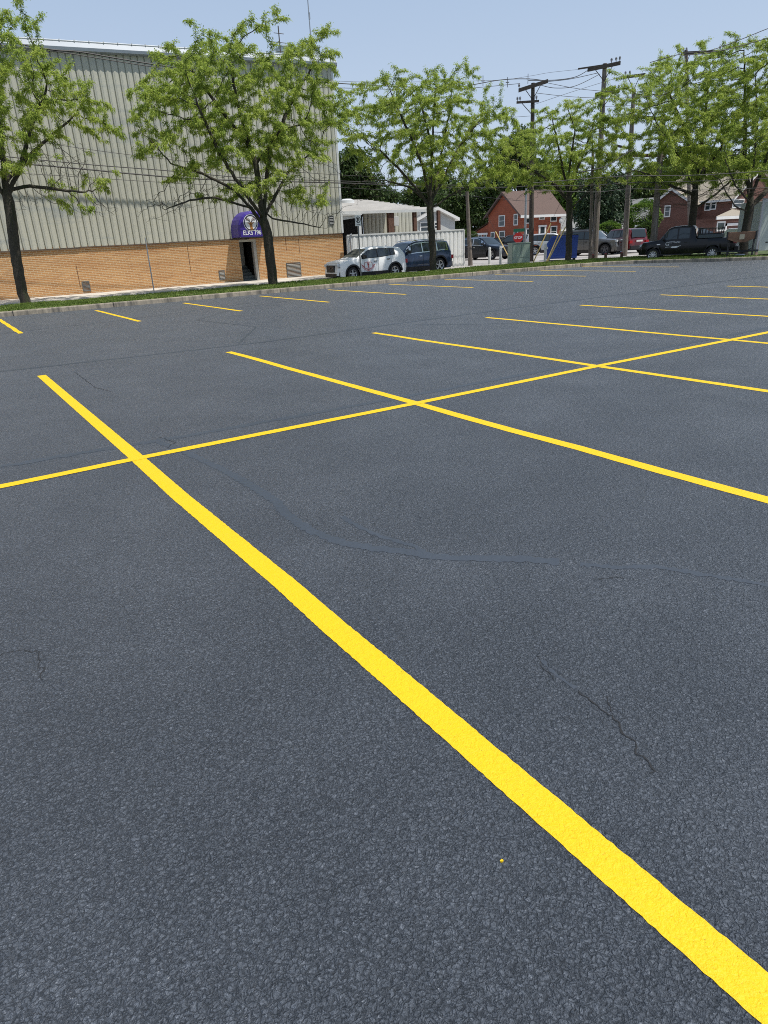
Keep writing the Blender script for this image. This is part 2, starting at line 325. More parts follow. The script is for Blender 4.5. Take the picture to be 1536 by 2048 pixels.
def kerb(name, F, h=.155, wd=.17):
    B = offset_poly(F, wd); C1 = offset_poly(F, .025); b = MB()
    # resample finely
    prof = lambda i: [(F[i][0], F[i][1], -.05), (F[i][0]+(C1[i][0]-F[i][0])*.4, F[i][1]+(C1[i][1]-F[i][1])*.4, h-.03), (C1[i][0], C1[i][1], h), (B[i][0], B[i][1], h), (B[i][0], B[i][1], -.05)]
    b.grid([prof(i) for i in range(len(F))]); b.f.append((0, 1, 2, 3, 4)); n = len(b.v); b.f.append((n-5, n-4, n-3, n-2, n-1))
    return struct(b.build(name, conc, bevel=0))
def resample(P, step):
    out = []
    for i in range(len(P)-1):
        a = Vector(P[i]); c = Vector(P[i+1]); k = max(1, int((c-a).length/step))
        out += [tuple(a.lerp(c, j/k)) for j in range(k)]
    return out+[tuple(P[-1])]
KE = KF+[(32.35, 12.25), (32.75, 12.15), (33.2, 12.35), (33.4, 12.8)]
KR = resample(KE, .35); KR = [(x+rnd.uniform(-.008, .008), y+rnd.uniform(-.008, .008)) for x, y in KR]
kerb('kerb', KR)
# joints in the kerb
b = MB()
for i in range(6, len(KR)-6, 9):
    p = Vector(KR[i]); t = (Vector(KR[i+1])-Vector(KR[i-1])).normalized(); nrm = Vector((-t.y, t.x))
    a = p-nrm*.004; c = p+nrm*.172; d = t*.007
    b.quad((a.x-d.x, a.y-d.y, 0), (a.x+d.x, a.y+d.y, 0), (a.x+d.x, a.y+d.y, .157), (a.x-d.x, a.y-d.y, .157))
    b.quad((a.x-d.x, a.y-d.y, .1585), (a.x+d.x, a.y+d.y, .1585), (c.x+d.x, c.y+d.y, .1585), (c.x-d.x, c.y-d.y, .1585))
struct(b.build('kerb_joints', crackm, recalc=False))
GB = offset_poly(KR, .168)
back = [(33.6, 13.4), (34.6, 16.5), (34.2, 19.6), (32.5, 21.6), (29.5, 22.8), (24, 23.6), (12, 23.5), (-14, 23.5)]
gpoly = [p for p in GB]+back
b = MB(); b.quad(*[(x, y, .145) for x, y in gpoly]); 
for i in range(len(gpoly)-1):
    p, q = gpoly[i], gpoly[i+1]; b.quad((p[0], p[1], -.1), (q[0], q[1], -.1), (q[0], q[1], .145), (p[0], p[1], .145))
g = struct(b.build('grass_verge', lawn, recalc=False))
def inside(x, y, P):
    c = False; j = len(P)-1
    for i in range(len(P)):
        if (P[i][1] > y) != (P[j][1] > y) and x < (P[j][0]-P[i][0])*(y-P[i][1])/(P[j][1]-P[i][1])+P[i][0]: c = not c
        j = i
    return c
def grass(name, poly, n, hmin, hmax, z0, seed, bare=None):
    rg = random.Random(seed); xs = [p[0] for p in poly]; ys = [p[1] for p in poly]; b = MB(); k = 0
    while k < n:
        x = rg.uniform(max(-9, min(xs)), max(xs)); y = rg.uniform(min(ys), max(ys))
        if not inside(x, y, poly): continue
        k += 1
        if bare and bare(x, y) > rg.random(): continue
        h = rg.uniform(hmin, hmax)*(1+.5*math.sin(x*1.7+y)*math.sin(y*2.3-x*.6)); a = rg.uniform(0, 6.28); wd = rg.uniform(.012, .028); dx, dy = math.cos(a)*wd, math.sin(a)*wd
        lx, ly = rg.uniform(-.5, .5)*h, rg.uniform(-.5, .5)*h
        i = len(b.v); b.v += [(x-dx, y-dy, z0), (x+dx, y+dy, z0), (x+lx, y+ly, z0+h)]; b.f.append((i, i+1, i+2))
    return tag(b.build(name, grassm, recalc=False), 'short green grass on the verge behind the kerb', 'grass', kind='stuff')
grass('grass', gpoly, 90000, .03, .065, .145, 3, lambda x, y: .75*max(0, math.sin(x*.9+2*math.sin(y*1.1))*math.sin(y*1.3+x*.37)) if x < 29 else (.75 if y < 15 else .3))
struct(MB().box(-30, 24.1, -.158, 120, 130, -.08).build('pavement', pavem))
b = MB(); b.box(-20, 27.2, -.1, 20.2, WALL_Y+.3, .03)
struct(b.build('sidewalk', walkm))
b = MB()
for k in range(26): b.quad((-18+k*1.5, 27.2, .032), (-17.985+k*1.5, 27.2, .032), (-17.985+k*1.5, WALL_Y, .032), (-18+k*1.5, WALL_Y, .032))
struct(b.build('sidewalk_joints', crackm, recalc=False))
b = MB(); b.quad((20.2, 24.3, -.07), (29, 23.6, -.07), (33.3, 21.9, -.07), (35.2, 22.8, -.07), (30, 25.6, -.07), (20.2, 26.4, -.07)); struct(b.build('path', walkm))
b = MB(); b.quad((33.6, 12.3, -.074), (60, 9.4, -.074), (60, 13.5, -.074), (35, 17.5, -.074)); struct(b.build('driveway_apron', pavem))
b = MB(); b.quad((44, 12.0, .02), (80, 9.0, .02), (90, 26, .02), (47, 21, .02)); b.quad((44, 12, -.08), (80, 9, -.08), (80, 9, .02), (44, 12, .02)); b.quad((44, 12, -.08), (47, 21, -.08), (47, 21, .02), (44, 12, .02)); struct(b.build('far_lawn', lawn, recalc=False))
b = MB(); b.box(0, -.12, -.08, 36, .0, .06); tr(b, lambda p: Matrix.Rotation(math.atan2(-3, 36), 3, 'Z') @ p+Vector((44, 11.98, 0))); struct(b.build('far_kerb', conc))

# painted bay lines and the tar repairs
def ribbon(name, path, wd, m, z=.004, jit=.003, step=.05, ends=True, wvar=0.):
    P = resample(path, step); b = MB(); rows = []
    for i, p in enumerate(P):
        a = Vector(P[max(i-1, 0)]); c = Vector(P[min(i+1, len(P)-1)]); t = (c-a).normalized(); n = Vector((-t.y, t.x))
        w1 = wd/2*(1+rnd.uniform(-wvar, wvar))+rnd.uniform(-jit, jit); w2 = wd/2*(1+rnd.uniform(-wvar, wvar))+rnd.uniform(-jit, jit)
        rows.append([(p[0]-n.x*w1, p[1]-n.y*w1, z), (p[0]+n.x*w2, p[1]+n.y*w2, z)])
    b.grid(rows); return b.build(name, m, recalc=False)
YS = 5.72; G1 = 'yellow bay lines of the double row'
def wob(x, y0, y1, amp, seed):
    rg = random.Random(seed); n = 14
    return [(x+rg.uniform(-amp, amp), y0+(y1-y0)*i/n) for i in range(n+1)]
def line(path, wd, z=.004, step=.1):
    o = ribbon('parking_line', path, wd, paint, z, .0022, step); return struct(o)
L1 = [(-.016, 5.80), (-.012, .03), (-.02, -1.24), (-.008, -2.27), (.001, -3.02), (-.005, -3.6), (-.002, -4.03), (-.003, -5.08), (-.005, -6.6), (0, -9)]
line(L1, .125, .002, .02)
for i in range(1, 9):
    line(wob(i*S, YS+rnd.uniform(-.05, .05), -5.6, .012, i), .118, .002, .12)
line([(-8, .02), (-1.5, -.03), (0, 0), (S, -.02), (2*S, .02), (3*S, 0), (4*S, .01), (8*S, 0), (12*S, 0)], .115, .0035, .08)
for i in range(10):
    x = .538+i*2.923
    line(wob(x, 13.32 + (0 if i < 8 else -.1), 18.9 if i < 2 else 18.7, .01, 40+i), .118, .002, .12)
strip = [(.30, .45), (.395, -.081), (.411, -.261), (.481, -.938), (.498, -1.43), (.503, -1.812), (.453, -2.108), (.443, -2.37), (.47, -2.59), (.523, -2.788), (.625, -2.964), (.739, -3.11), (.8, -3.221), (.894, -3.348), (1.204, -3.615), (1.33, -3.77)]
struct(ribbon('tar_repair', [(1.40, -3.86), (1.517, -4.003), (1.696, -4.131), (1.792, -4.313), (1.945, -4.596), (2.05, -4.9)], .04, seal, .0010, .006, .02, wvar=.6))
struct(ribbon('tar_repair', strip, .075, seal, .0012, .005, .02, wvar=.28))
struct(ribbon('tar_repair', [(.73, -2.398), (.724, -2.635), (.758, -2.876), (.834, -3.089), (.82, -3.2)], .035, seal, .0010, .005, .02, wvar=.45))
struct(ribbon('tar_repair', [(.575, -4.38), (.55, -4.5), (.54, -4.60)], .018, seal, .0010, .006, .02, wvar=.5))
struct(ribbon('lot_seam', [(-14, 6.9), (-.5, 6.85), (1.3, 6.63), (4, 6.36), (7, 6.55), (10.4, 6.68), (30, 7)], .11, seal, .0016, .01, .15, wvar=.3))
struct(ribbon('lot_seam', [(8, 16), (3.2, 14.2), (-1, 13.6), (-9, 13.2)], .035, seal, .0016, .008, .1, wvar=.4))
struct(ribbon('lot_seam', [(3.6, 6.6), (5, 9), (4.6, 12), (6.6, 14.4), (10.5, 16)], .05, seal, .0013, .01, .1, wvar=.4))
struct(ribbon('lot_seam', [(-3, 1.0), (-1, .62), (.8, .45), (3.0, .36), (6.5, .3), (12, .3)], .10, seal, .0013, .01, .1, wvar=.3))
struct(ribbon('lot_seam', [(7, 6.55), (8.2, 5.0), (9.5, 3.9), (11, 3.2)], .05, seal, .0013, .01, .1, wvar=.4))
def crack(path, wd, seed):
    wd *= .85
    rg = random.Random(seed); P = resample(path, .022); Q = [(p[0]+rg.gauss(0, .007), p[1]+rg.gauss(0, .007)) for p in P]
    return struct(ribbon('pavement_crack', Q, wd, crackm, .0026, wd*.3, .01, wvar=.7))
crack([(.578, -4.359), (.534, -4.437), (.523, -4.515)], .004, 1)
crack([(.523, -4.615), (.534, -4.704), (.523, -4.77), (.512, -4.837), (.489, -4.871), (.478, -4.937), (.423, -5.015), (.40, -5.08)], .006, 2)
crack([(.60, -4.72), (.56, -4.76), (.525, -4.78)], .005, 3)
crack([(.456, 5.649), (.445, 4.77), (.423, 4.003), (.534, 3.514)], .008, 4)
crack([(.36, .6), (.42, .3), (.3, .15)], .008, 5)
crack([(1.31, -4.02), (1.38, -4.06), (1.45, -4.1)], .006, 6)
crack([(-1.6, -2.86), (-1.30, -2.85), (-1.22, -2.93), (-1.24, -3.2)], .004, 31)
def bit(x, y, r):
    b = MB(); rg = random.Random(int(x)); P = [(r*rg.uniform(.6, 1.2)*math.cos(a)+0, r*.8*rg.uniform(.6, 1.2)*math.sin(a)) for a in [i*.9 for i in range(7)]]
    c = gp(x, y); b.prism(P, 'z', .002, .007); o = b.build('paint_chip', paint); o.location = c; return tag(o, 'small yellow paint chip lying on the dark asphalt', 'paint chip')
bit(1003, 1724, .006)

# ------------------------------------------------------------------ the hall with ribbed siding
hall = empty('metal_sided_hall', (7, WALL_Y, 0), 0, 'large hall with pale ribbed metal siding above an orange brick base', 'building')
def place(o, root): o.parent = root; o.matrix_parent_inverse = Matrix.Translation(-Vector(root.location)); return o
HX0, HX1 = -16., yp(687, 500, WALL_Y).x
_a = yp(2, 503, WALL_Y); _b = yp(683, 466, WALL_Y); _c1 = yp(160, 107, WALL_Y); _d1 = yp(652, 134, WALL_Y)
def sidz(x): return _a.z+(_b.z-_a.z)*(x-_a.x)/(_b.x-_a.x)
# brick base with the door opening cut out
DX0 = yp(487, 562, WALL_Y).x; DX1 = yp(520, 557, WALL_Y).x
b = MB()
b.box(HX0, WALL_Y, -.1, DX0, WALL_Y+.3, sidz(DX0)-.0); b.box(DX1, WALL_Y, -.1, HX1, WALL_Y+.3, sidz(10)+.03); b.box(DX0, WALL_Y, 2.12, DX1, WALL_Y+.3, sidz(10)+.03)
b.box(HX1-.3, WALL_Y+.31, -.1, HX1-.001, WALL_Y+18, sidz(10))
place(b.build('brick_base', brickm), hall)
# ribbed siding
def ribbed(x0, x1, y, z0f, z1f, pitch, dep, m, name, groove=.035):
    b = MB(); x = x0; lo = []; 
    prof = []
    while x < x1:
        prof += [(x, 0), (x+groove*.35, dep), (x+groove*.9, dep), (x+groove*1.25, 0), (x+pitch*.38, -.012), (x+pitch*.42, -.022), (x+pitch*.62, -.022), (x+pitch*.66, -.012)]
        x += pitch
    prof.append((x1, 0)); prof = [p for p in prof if p[0] <= x1]
    b.grid([[(px_, y+dy, z0f(px_)) for px_, dy in prof], [(px_, y+dy, z1f(px_)) for px_, dy in prof]])
    return b.build(name, m, recalc=False)
topz = lambda x: _c1.z+(_d1.z-_c1.z)*(x-_c1.x)/(_d1.x-_c1.x)
place(ribbed(HX0, HX1, WALL_Y-.05, sidz, topz, .312, .055, siding, 'metal_siding', .05), hall)
b = MB(); b.quad((HX1, WALL_Y-.05, 2.2), (HX1, WALL_Y+18, 2.2), (HX1, WALL_Y+18, topz(HX1)), (HX1, WALL_Y-.05, topz(HX1))); b.quad((HX0, WALL_Y+18, 0), (HX1, WALL_Y+18, 0), (HX1, WALL_Y+18, topz(HX1)), (HX0, WALL_Y+18, topz(HX0))); b.quad((HX0, WALL_Y, 0), (HX0, WALL_Y+18, 0), (HX0, WALL_Y+18, topz(HX0)), (HX0, WALL_Y, topz(HX0)))
b.quad((HX0, WALL_Y+.012, 2.0), (HX1-.01, WALL_Y+.012, 2.0), (HX1-.01, WALL_Y+.012, topz(HX1)), (HX0, WALL_Y+.012, topz(HX0)))
place(b.build('side_wall', siding, recalc=False), hall)
b = MB(); b.box(HX1-.09, WALL_Y-.085, sidz(HX1), HX1+.04, WALL_Y+.06, topz(HX1)); place(b.build('corner_trim', trimm), hall)
b = MB(); x = HX0
while x < HX1:
    x2 = min(x+4.3, HX1); z = sidz((x+x2)/2); b.box(x, WALL_Y-.075, z-.05, x2-.02, WALL_Y+.01, z+.0); x = x2
place(b.build('base_flashing', mat('brown flashing', (.10, .07, .05), rough=.7, var=.3, vs_=3)), hall)
# eave band: sloping bright metal above a shadow gap
b = MB()
rows = [[(x, WALL_Y-.06, topz(x)), (x, WALL_Y-.3, topz(x)+.04), (x, WALL_Y-.32, topz(x)+.16), (x, WALL_Y-.14, topz(x)+.40), (x, WALL_Y+9, topz(x)+1.0), (x, WALL_Y+18.2, topz(x)+.3)] for x in (HX0, 0, 8, 14, HX1+.18)]
b.grid(rows); place(b.build('roof', roofm, recalc=False), hall)
b = MB()
for x in (HX0, HX1+.18): b.quad(*[(x, p[1], p[2]) for p in ([(0, WALL_Y-.06, topz(x)-.25)]+[(0, WALL_Y-.3, topz(x)+.04), (0, WALL_Y-.32, topz(x)+.16), (0, WALL_Y-.14, topz(x)+.40), (0, WALL_Y+9, topz(x)+1.0), (0, WALL_Y+18.2, topz(x)+.3), (0, WALL_Y+18.2, topz(x)-.25)])])
b.tube([(HX0, WALL_Y-.14, topz(HX0)+.42), (HX1+.2, WALL_Y-.14, topz(HX1)+.42)], .03, 6)
x = HX0
while x < HX1: b.box(x, WALL_Y-.2, topz(x)+.40, x+.03, WALL_Y-.1, topz(x)+.47); x += .62
place(b.build('roof_edge_trim', trimm, recalc=False), hall)
for p, sx, sz in (((572, 100), .45, .6), ((612, 100), .6, .7)):
    q = yp(*p, WALL_Y+5); b = MB().box(q.x-sx, q.y-sx, q.z-1.4, q.x+sx, q.y+sx, q.z+.05); b.box(q.x-sx-.05, q.y-sx-.05, q.z+.052, q.x+sx+.05, q.y+sx+.05, q.z+.12); place(b.build('roof_vent', boxw), hall)
# entrance: recess, side panel, steps
b = MB(); b.box(DX0-.05, WALL_Y+2.2, -.1, DX1+.05, WALL_Y+2.3, 2.2); b.box(DX0-.06, WALL_Y+.31, -.1, DX0-.01, WALL_Y+2.2, 2.2); b.box(DX1+.31, WALL_Y+.31, -.1, DX1+.36, WALL_Y+2.2, 2.2); b.box(DX0, WALL_Y+.31, 2.125, DX1+.3, WALL_Y+2.2, 2.18)
place(b.build('entry_recess', mat('dim entry wall', (.07, .07, .065), rough=.8, var=.15)), hall)
b = MB(); b.box(DX0+.28, WALL_Y+1.3, .5, DX0+.75, WALL_Y+1.34, 2.1); place(b.build('entry_panel', hallm), hall)
b = MB(); b.box(DX1-.17, WALL_Y+.02, .0, DX1-.001, WALL_Y+.28, 2.11); place(b.build('door_jamb', mat('pale door jamb', (.42, .40, .36), rough=.6)), hall)
b = MB()
for k in range(5): b.box(DX0, WALL_Y+.02+k*.28, -.05+k*.16, DX1-.18, WALL_Y+.3+k*.28, .11+k*.16)
place(b.build('entry_steps', mat('dark steps', (.06, .075, .075), rough=.6, var=.2)), hall)
def louvre(px0, py0, px1, py1, n, Yv=WALL_Y):
    a = yp(px0, py0, Yv); c = yp(px1, py1, Yv); x0, x1, z1, z0 = a.x, c.x, a.z, c.z; z0 = max(z0, .05) if Yv == WALL_Y else z0
    b = MB(); t = .035; y = Yv-.03
    b.box(x0, y, z0, x1, Yv+.02, z0+t); b.box(x0, y, z1-t, x1, Yv+.02, z1); b.box(x0, y, z0+t, x0+t, Yv+.02, z1-t); b.box(x1-t, y, z0+t, x1, Yv+.02, z1-t)
    f = place(b.build('louvre_frame', louvm), hall); b = MB(); hh = (z1-z0-2*t)/n
    for k in range(n):
        z = z0+t+k*hh; b.quad((x0+t, y-.01, z), (x1-t, y-.01, z), (x1-t, y+.03, z+hh*.62), (x0+t, y+.03, z+hh*.62))
    s_ = b.build('louvre_slats', louvm, recalc=False); s_.parent = f
    b = MB().quad((x0+t, y+.032, z0+t), (x1-t, y+.032, z0+t), (x1-t, y+.032, z1-t), (x0+t, y+.032, z1-t)); d = b.build('louvre_void', voidm, recalc=False); d.parent = f
louvre(163, 563, 182, 582, 7); louvre(437, 541, 451, 559, 6); louvre(572, 526, 603, 553, 10); louvre(657, 432, 668, 449, 5, WALL_Y-.08)
_wc = mat('dark mortar crack', (.09, .035, .02), rough=.9)
for (x, y0, y1) in ((152, 531, 575), (374, 490, 548), (570, 470, 500), (597, 478, 505)):
    a = yp(x, y0, WALL_Y); c = yp(x+5, y1, WALL_Y); place(MB().box(a.x-.012, WALL_Y-.003, c.z, a.x+.012, WALL_Y+.01, a.z).build('wall_crack', _wc), hall)
# small red and white plates etc. stay off: nothing readable there

# awning
AW = 1.28; a0 = yp(459, 476, WALL_Y-AW*.0); 
ax0 = DX0-.38; ax1 = DX1+.42; az0 = yp(495, 474, WALL_Y-1.15).z; az1 = yp(497, 422, WALL_Y-.6).z; acx = (ax0+ax1)/2; hw = (ax1-ax0)/2
aw = empty('entrance_awning', (acx, WALL_Y-.06, az0), 0, 'purple domed awning with white lettering over the hall doorway', 'awning')
prof = []
for k in range(15):
    t = k/14
    prof.append((math.cos(math.pi*t)*-1, math.sin(math.pi*t)))
def awp(u, v, s):  # s 0 wall .. 1 front; arch narrows a little to the front
    zz = .42+.84*v if v > 0 else 0
    return (hw*u, -1.15*s, zz)
side = [(-1, -.0)]
arch = [(-1, 0.0)]+[(-math.cos(math.pi*k/12), (az1-az0)*.32+(az1-az0)*.68*math.sin(math.pi*k/12)) for k in range(13)]+[(1, 0.0)]
rows = []
for s_, k1, k2 in ((0, 1, 1), (.55, 1, 1), (.86, 1, .985), (1.0, .93, .90)):
    rows.append([(hw*u*k1, -1.15*s_, (v*k2 if v > .0 else 0)) for u, v in arch])
b = MB(); b.grid(rows); n0 = len(b.v); fr = [(hw*u*.93, -1.15, v*.90 if v > 0 else 0) for u, v in arch]; b.quad(*fr)
aw_c = b.build('awning_cover', purple, aw); 
b = MB()
for y in (-.02, -.63, -1.13): b.tube([(-hw*.99, y, -.02), (hw*.99, y, -.02)], .018, 6)
for x in (-hw*.93, hw*.93): b.tube([(x, 0, -.02), (x, -1.13, -.02)], .018, 6)
b.box(-hw*.93, -1.165, -.05, hw*.93, -1.13, -.001); b.build('awning_frame', dark, aw)
FYA = WALL_Y-.06-1.16; _ta = yp(487, 471, FYA); _tb = yp(522.5, 468, FYA); tb = text_mb('ELKS 796', .30, .002, .004); _w = max(v[0] for v in tb.v)-min(v[0] for v in tb.v)
tr(tb, lambda p: Vector((p.x/_w*(_tb.x-_ta.x)+(_ta.x+_tb.x)/2-acx, -1.158-p.z, p.y*1.05+.10))); tb.build('awning_lettering', whitep, aw, recalc=False)
# round badge: white ring, white field, brown stag head with antlers
def disc(cx, cz, r0, r1, y, n=40):
    b = MB()
    for k in range(n):
        a, c = 2*math.pi*k/n, 2*math.pi*(k+1)/n
        if r0 <= 0: b.quad((cx, y, cz), (cx+r1*math.cos(a), y, cz+r1*math.sin(a)), (cx+r1*math.cos(c), y, cz+r1*math.sin(c)))
        else: b.quad((cx+r0*math.cos(a), y, cz+r0*math.sin(a)), (cx+r1*math.cos(a), y, cz+r1*math.sin(a)), (cx+r1*math.cos(c), y, cz+r1*math.sin(c)), (cx+r0*math.cos(c), y, cz+r0*math.sin(c)))
    return b
_bc = yp(501.5, 445.5, FYA); bcx, bcz, br = _bc.x-acx, _bc.z-az0, .40
bad = disc(bcx, bcz, 0, br, -1.155).build('badge', whitep, aw, recalc=False)
disc(bcx, bcz, br*.80, br*.93, -1.159).build('badge_ring', navyart, bad, recalc=False)
b = MB(); y = -1.163
b.quad(*[(bcx+x*1.3, y, bcz+z*1.3) for x, z in ((-.07, -.02), (-.02, .03), (.02, .03), (.07, -.02), (.055, -.14), (.085, -.27), (-.05, -.29), (-.04, -.17))])
for s_ in (-1, 1):
    b.quad(*[(bcx+s_*x*1.3, y, bcz+z*1.3) for x, z in ((.06, .0), (.13, .03), (.12, -.02), (.06, -.04))])
b.build('badge_stag', deerm, bad, recalc=False)
b = MB(); y = -1.165
for s_ in (-1, 1):
    for P in ([(.02, .03), (.08, .09), (.15, .12), (.19, .20)], [(.15, .12), (.20, .10)], [(.08, .09), (.09, .19)], [(.03, .05), (.04, .13)], [(.12, .11), (.14, .2)]):
        b.tube([(bcx+s_*x*1.3, y, bcz+z*1.3) for x, z in P], .010, 4)
b.tube([(bcx-.02, y, bcz-.08), (bcx+.02, y, bcz-.08)], .012, 4); b.tube([(bcx+.0, y, bcz-.02), (bcx, y, bcz-.12)], .007, 4)
b.build('badge_antlers', deerdk, bad, recalc=False)

# roof aerials
RZ = topz(14)+.2
q = yp(565, 150, WALL_Y+3); t = yp(560, 52, WALL_Y+3)
an = empty('roof_antenna', (q.x, q.y, RZ), 0, 'thin roof antenna mast with short cross bars above the hall', 'antenna')
b = MB(); b.tube([(0, 0, 0), (0, 0, t.z-RZ)], .03, 6); b.build('mast', wooddk, an)
b = MB(); H = t.z-RZ
for k, wd in enumerate((.3, .42, .42, .5)): b.tube([(-wd, 0, H-.35-k*.42), (wd, 0, H-.35-k*.42)], .017, 5)
b.tube([(0, 0, H-1.7), (0, 0, H-1.55)], .09, 6); b.build('cross_bars', wooddk, an)
q = yp(626, 130, WALL_Y+2)
an = empty('whip_antenna', (q.x, q.y, RZ), 0, 'very tall thin whip antenna rising out of the picture from the roof corner', 'antenna')
b = MB(); b.tube([(0, 0, 0), (-.02, 0, 2.6), (-.05, 0, 8)], [.035, .03, .012], 6); b.build('mast', steel, an)
b = MB(); b.tube([(.12, 0, 0), (-.02, 0, 2.7)], .012, 4); b.tube([(0, 0, 2.6), (0, 0, 2.9)], .05, 6); b.build('stay', steel, an)

# ------------------------------------------------------------------ white ribbed fence, yard roof behind it
FY = 30.2; fx0 = HX1+.03; fx1 = yp(927, 500, FY).x; fz0 = yp(705, 471, FY).z; fz1 = yp(915, 460, FY).z; fz = lambda x: fz0+(fz1-fz0)*(x-fx0)/(fx1-fx0)
fe = empty('metal_fence', ((fx0+fx1)/2, FY, 0), 0, 'white ribbed metal fence running from the brick hall to the timber pole', 'fence')
place(ribbed(fx0, fx1, FY, lambda x: -.1, fz, .34, .05, fencem, 'fence_panel', .045), fe)
b = MB(); b.quad((fx0, FY-.045, fz(fx0)-.03), (fx1+.03, FY-.045, fz(fx1)-.03), (fx1+.03, FY-.045, fz(fx1)+.05), (fx0, FY-.045, fz(fx0)+.05)); b.quad((fx0, FY-.045, fz(fx0)+.05), (fx1+.03, FY-.045, fz(fx1)+.05), (fx1+.03, FY+.08, fz(fx1)+.05), (fx0, FY+.08, fz(fx0)+.05)); place(b.build('top_cap', trimm, recalc=False), fe)
b = MB(); b.box(fx1, FY-.05, -.1, fx1+.06, FY+3.0, fz(fx1)+.0); place(b.build('end_panel', fencem), fe)
b = MB(); b.quad((fx0, FY+.07, -.1), (fx1, FY+.07, -.1), (fx1, FY+.07, fz(fx1)), (fx0, FY+.07, fz(fx0))); place(b.build('fence_back', fencem, recalc=False), fe)
b = MB(); b.tube([(fx0+.18, FY-.12, -.1), (fx0+.18, FY-.12, fz(fx0)+.02)], .045, 8); b.tube([(fx0+.18, FY-.12, fz(fx0)), (fx0+.28, FY-.12, fz(fx0)+.06)], .06, 8); place(b.build('fence_pipe', steel), fe)
# open sided storage roof behind the fence
PY = 34.0
sh = empty('yard_canopy', (24, PY, 0), 0, 'flat pale metal canopy on brown posts behind the white fence', 'canopy')
e0 = yp(722, 424, PY); e1 = yp(850, 414, PY); w0 = yp(682, 416, PY+.0)
zb_ = e0.z
b = MB(); X0, X1 = HX1-3, e1.x+.9; RS = .135; b.quad((X0, PY, zb_+.05), (X1, PY, zb_+.05), (X1, PY+9, zb_+.05+9*RS), (X0, PY+9, zb_+.05+9*RS)); b.quad((X0, PY, zb_-.02), (X1, PY, zb_-.02), (X1, PY+9, zb_-.02+9*RS), (X0, PY+9, zb_-.02+9*RS))
for k in range(12): y = PY+.3+k*.75; b.quad((X0, y, zb_+.06+RS*(y-PY)), (X1, y, zb_+.06+RS*(y-PY)), (X1, y+.04, zb_+.10+RS*(y-PY)), (X0, y+.04, zb_+.10+RS*(y-PY)))
place(b.build('canopy_roof', mat('weathered white roofing', (.36, .345, .32), rough=.7, var=.12, vs_=1.2, stain=((.3, .29, .26), (.6, 3, 1), .5, .7)), recalc=False), sh)
b = MB(); b.box(X0, PY-.06, zb_-.10, X1, PY-.004, zb_+.06); b.box(X0, PY-.10, zb_-.18, e0.x, PY+2.5, zb_-.12); place(b.build('fascia', trimm), sh)
b = MB(); b.quad((e0.x-.05, PY+.02, zb_-.05), (X0, PY+.02, zb_-.05), (X0, PY+.02, zb_-.75), (HX1+.2, PY+.02, zb_-.62), (e0.x-.05, PY+.02, zb_-.30)); place(b.build('soffit_panel', trimm, recalc=False), sh)
for px_, wd, mm in ((718, .09, trimm), (781, .22, brownp), (829, .12, brownp), (877, .10, brownp)):
    q = yp(px_, 440, PY+.15); place(MB().box(q.x-wd, PY+.05, -.1, q.x+wd, PY+.25, zb_-.03).build('post', mm), sh)
b = MB(); b.box(X0, PY+6, -.1, yp(725, 440, PY+6).x, PY+6.1, zb_+.3); place(b.build('dark_back_wall', voidm), sh)
wx0, wx1 = yp(725, 440, PY+6).x, yp(833, 440, PY+6).x
place(ribbed(wx0, wx1, PY+5.9, lambda x: -.1, lambda x: zb_+.28, .34, .05, siding, 'ribbed_back_wall', .045), sh)
place(MB().quad((wx0, PY+5.97, -.1), (wx1, PY+5.97, -.1), (wx1, PY+5.97, zb_+.28), (wx0, PY+5.97, zb_+.28)).build('back_wall_core', siding, recalc=False), sh)
q = yp(790, 442, PY+5.7); b = MB().box(q.x-.22, PY+5.5, q.z-.35, q.x+.22, PY+5.8, q.z+.3); bx = place(b.build('meter_box', wsiding, bevel=.03), sh)
q = yp(694, 404, PY+6.5); b = MB(); b.lathe([(0, .32), (.3, .3), (.52, .2), (.55, 0), (.6, 0), (.6, -.1), (0, -.1)], 20, (q.x, PY+6.5, q.z-.1)); place(b.build('roof_cowl', trimm, smooth='angle'), sh)

# ------------------------------------------------------------------ houses
def house(name, label, cx, cy, z0=0.):
    return empty(name, (cx, cy, z0), 0, label, 'house')
def win(root, face, c, z, u, wd, h, fr=.10, bars=1, m=wtrim):
    # face '-x': wall plane x=c, u along y; face '-y': wall plane y=c, u along x
    b = MB(); t = fr
    def bx(bb, u0, z0_, u1, z1_, d0, d1):
        if face == '-x': bb.box(c-d1, u0, z0_, c-d0, u1, z1_)
        else: bb.box(u0, c-d1, z0_, u1, c-d0, z1_)
    bx(b, u-wd/2-t, z-t, u+wd/2+t, z, .0, .07); bx(b, u-wd/2-t, z+h, u+wd/2+t, z+h+t, .0, .07); bx(b, u-wd/2-t, z, u-wd/2, z+h, .0, .06); bx(b, u+wd/2, z, u+wd/2+t, z+h, .0, .06)
    for k in range(bars): zz = z+h*(k+1)/(bars+1); bx(b, u-wd/2, zz-.03, u+wd/2, zz+.03, .015, .05)
    f = place(b.build('window', m), root); b = MB(); bx(b, u-wd/2, z, u+wd/2, z+h, .004, .02); p_ = b.build('pane', pane); p_.parent = f
    return f
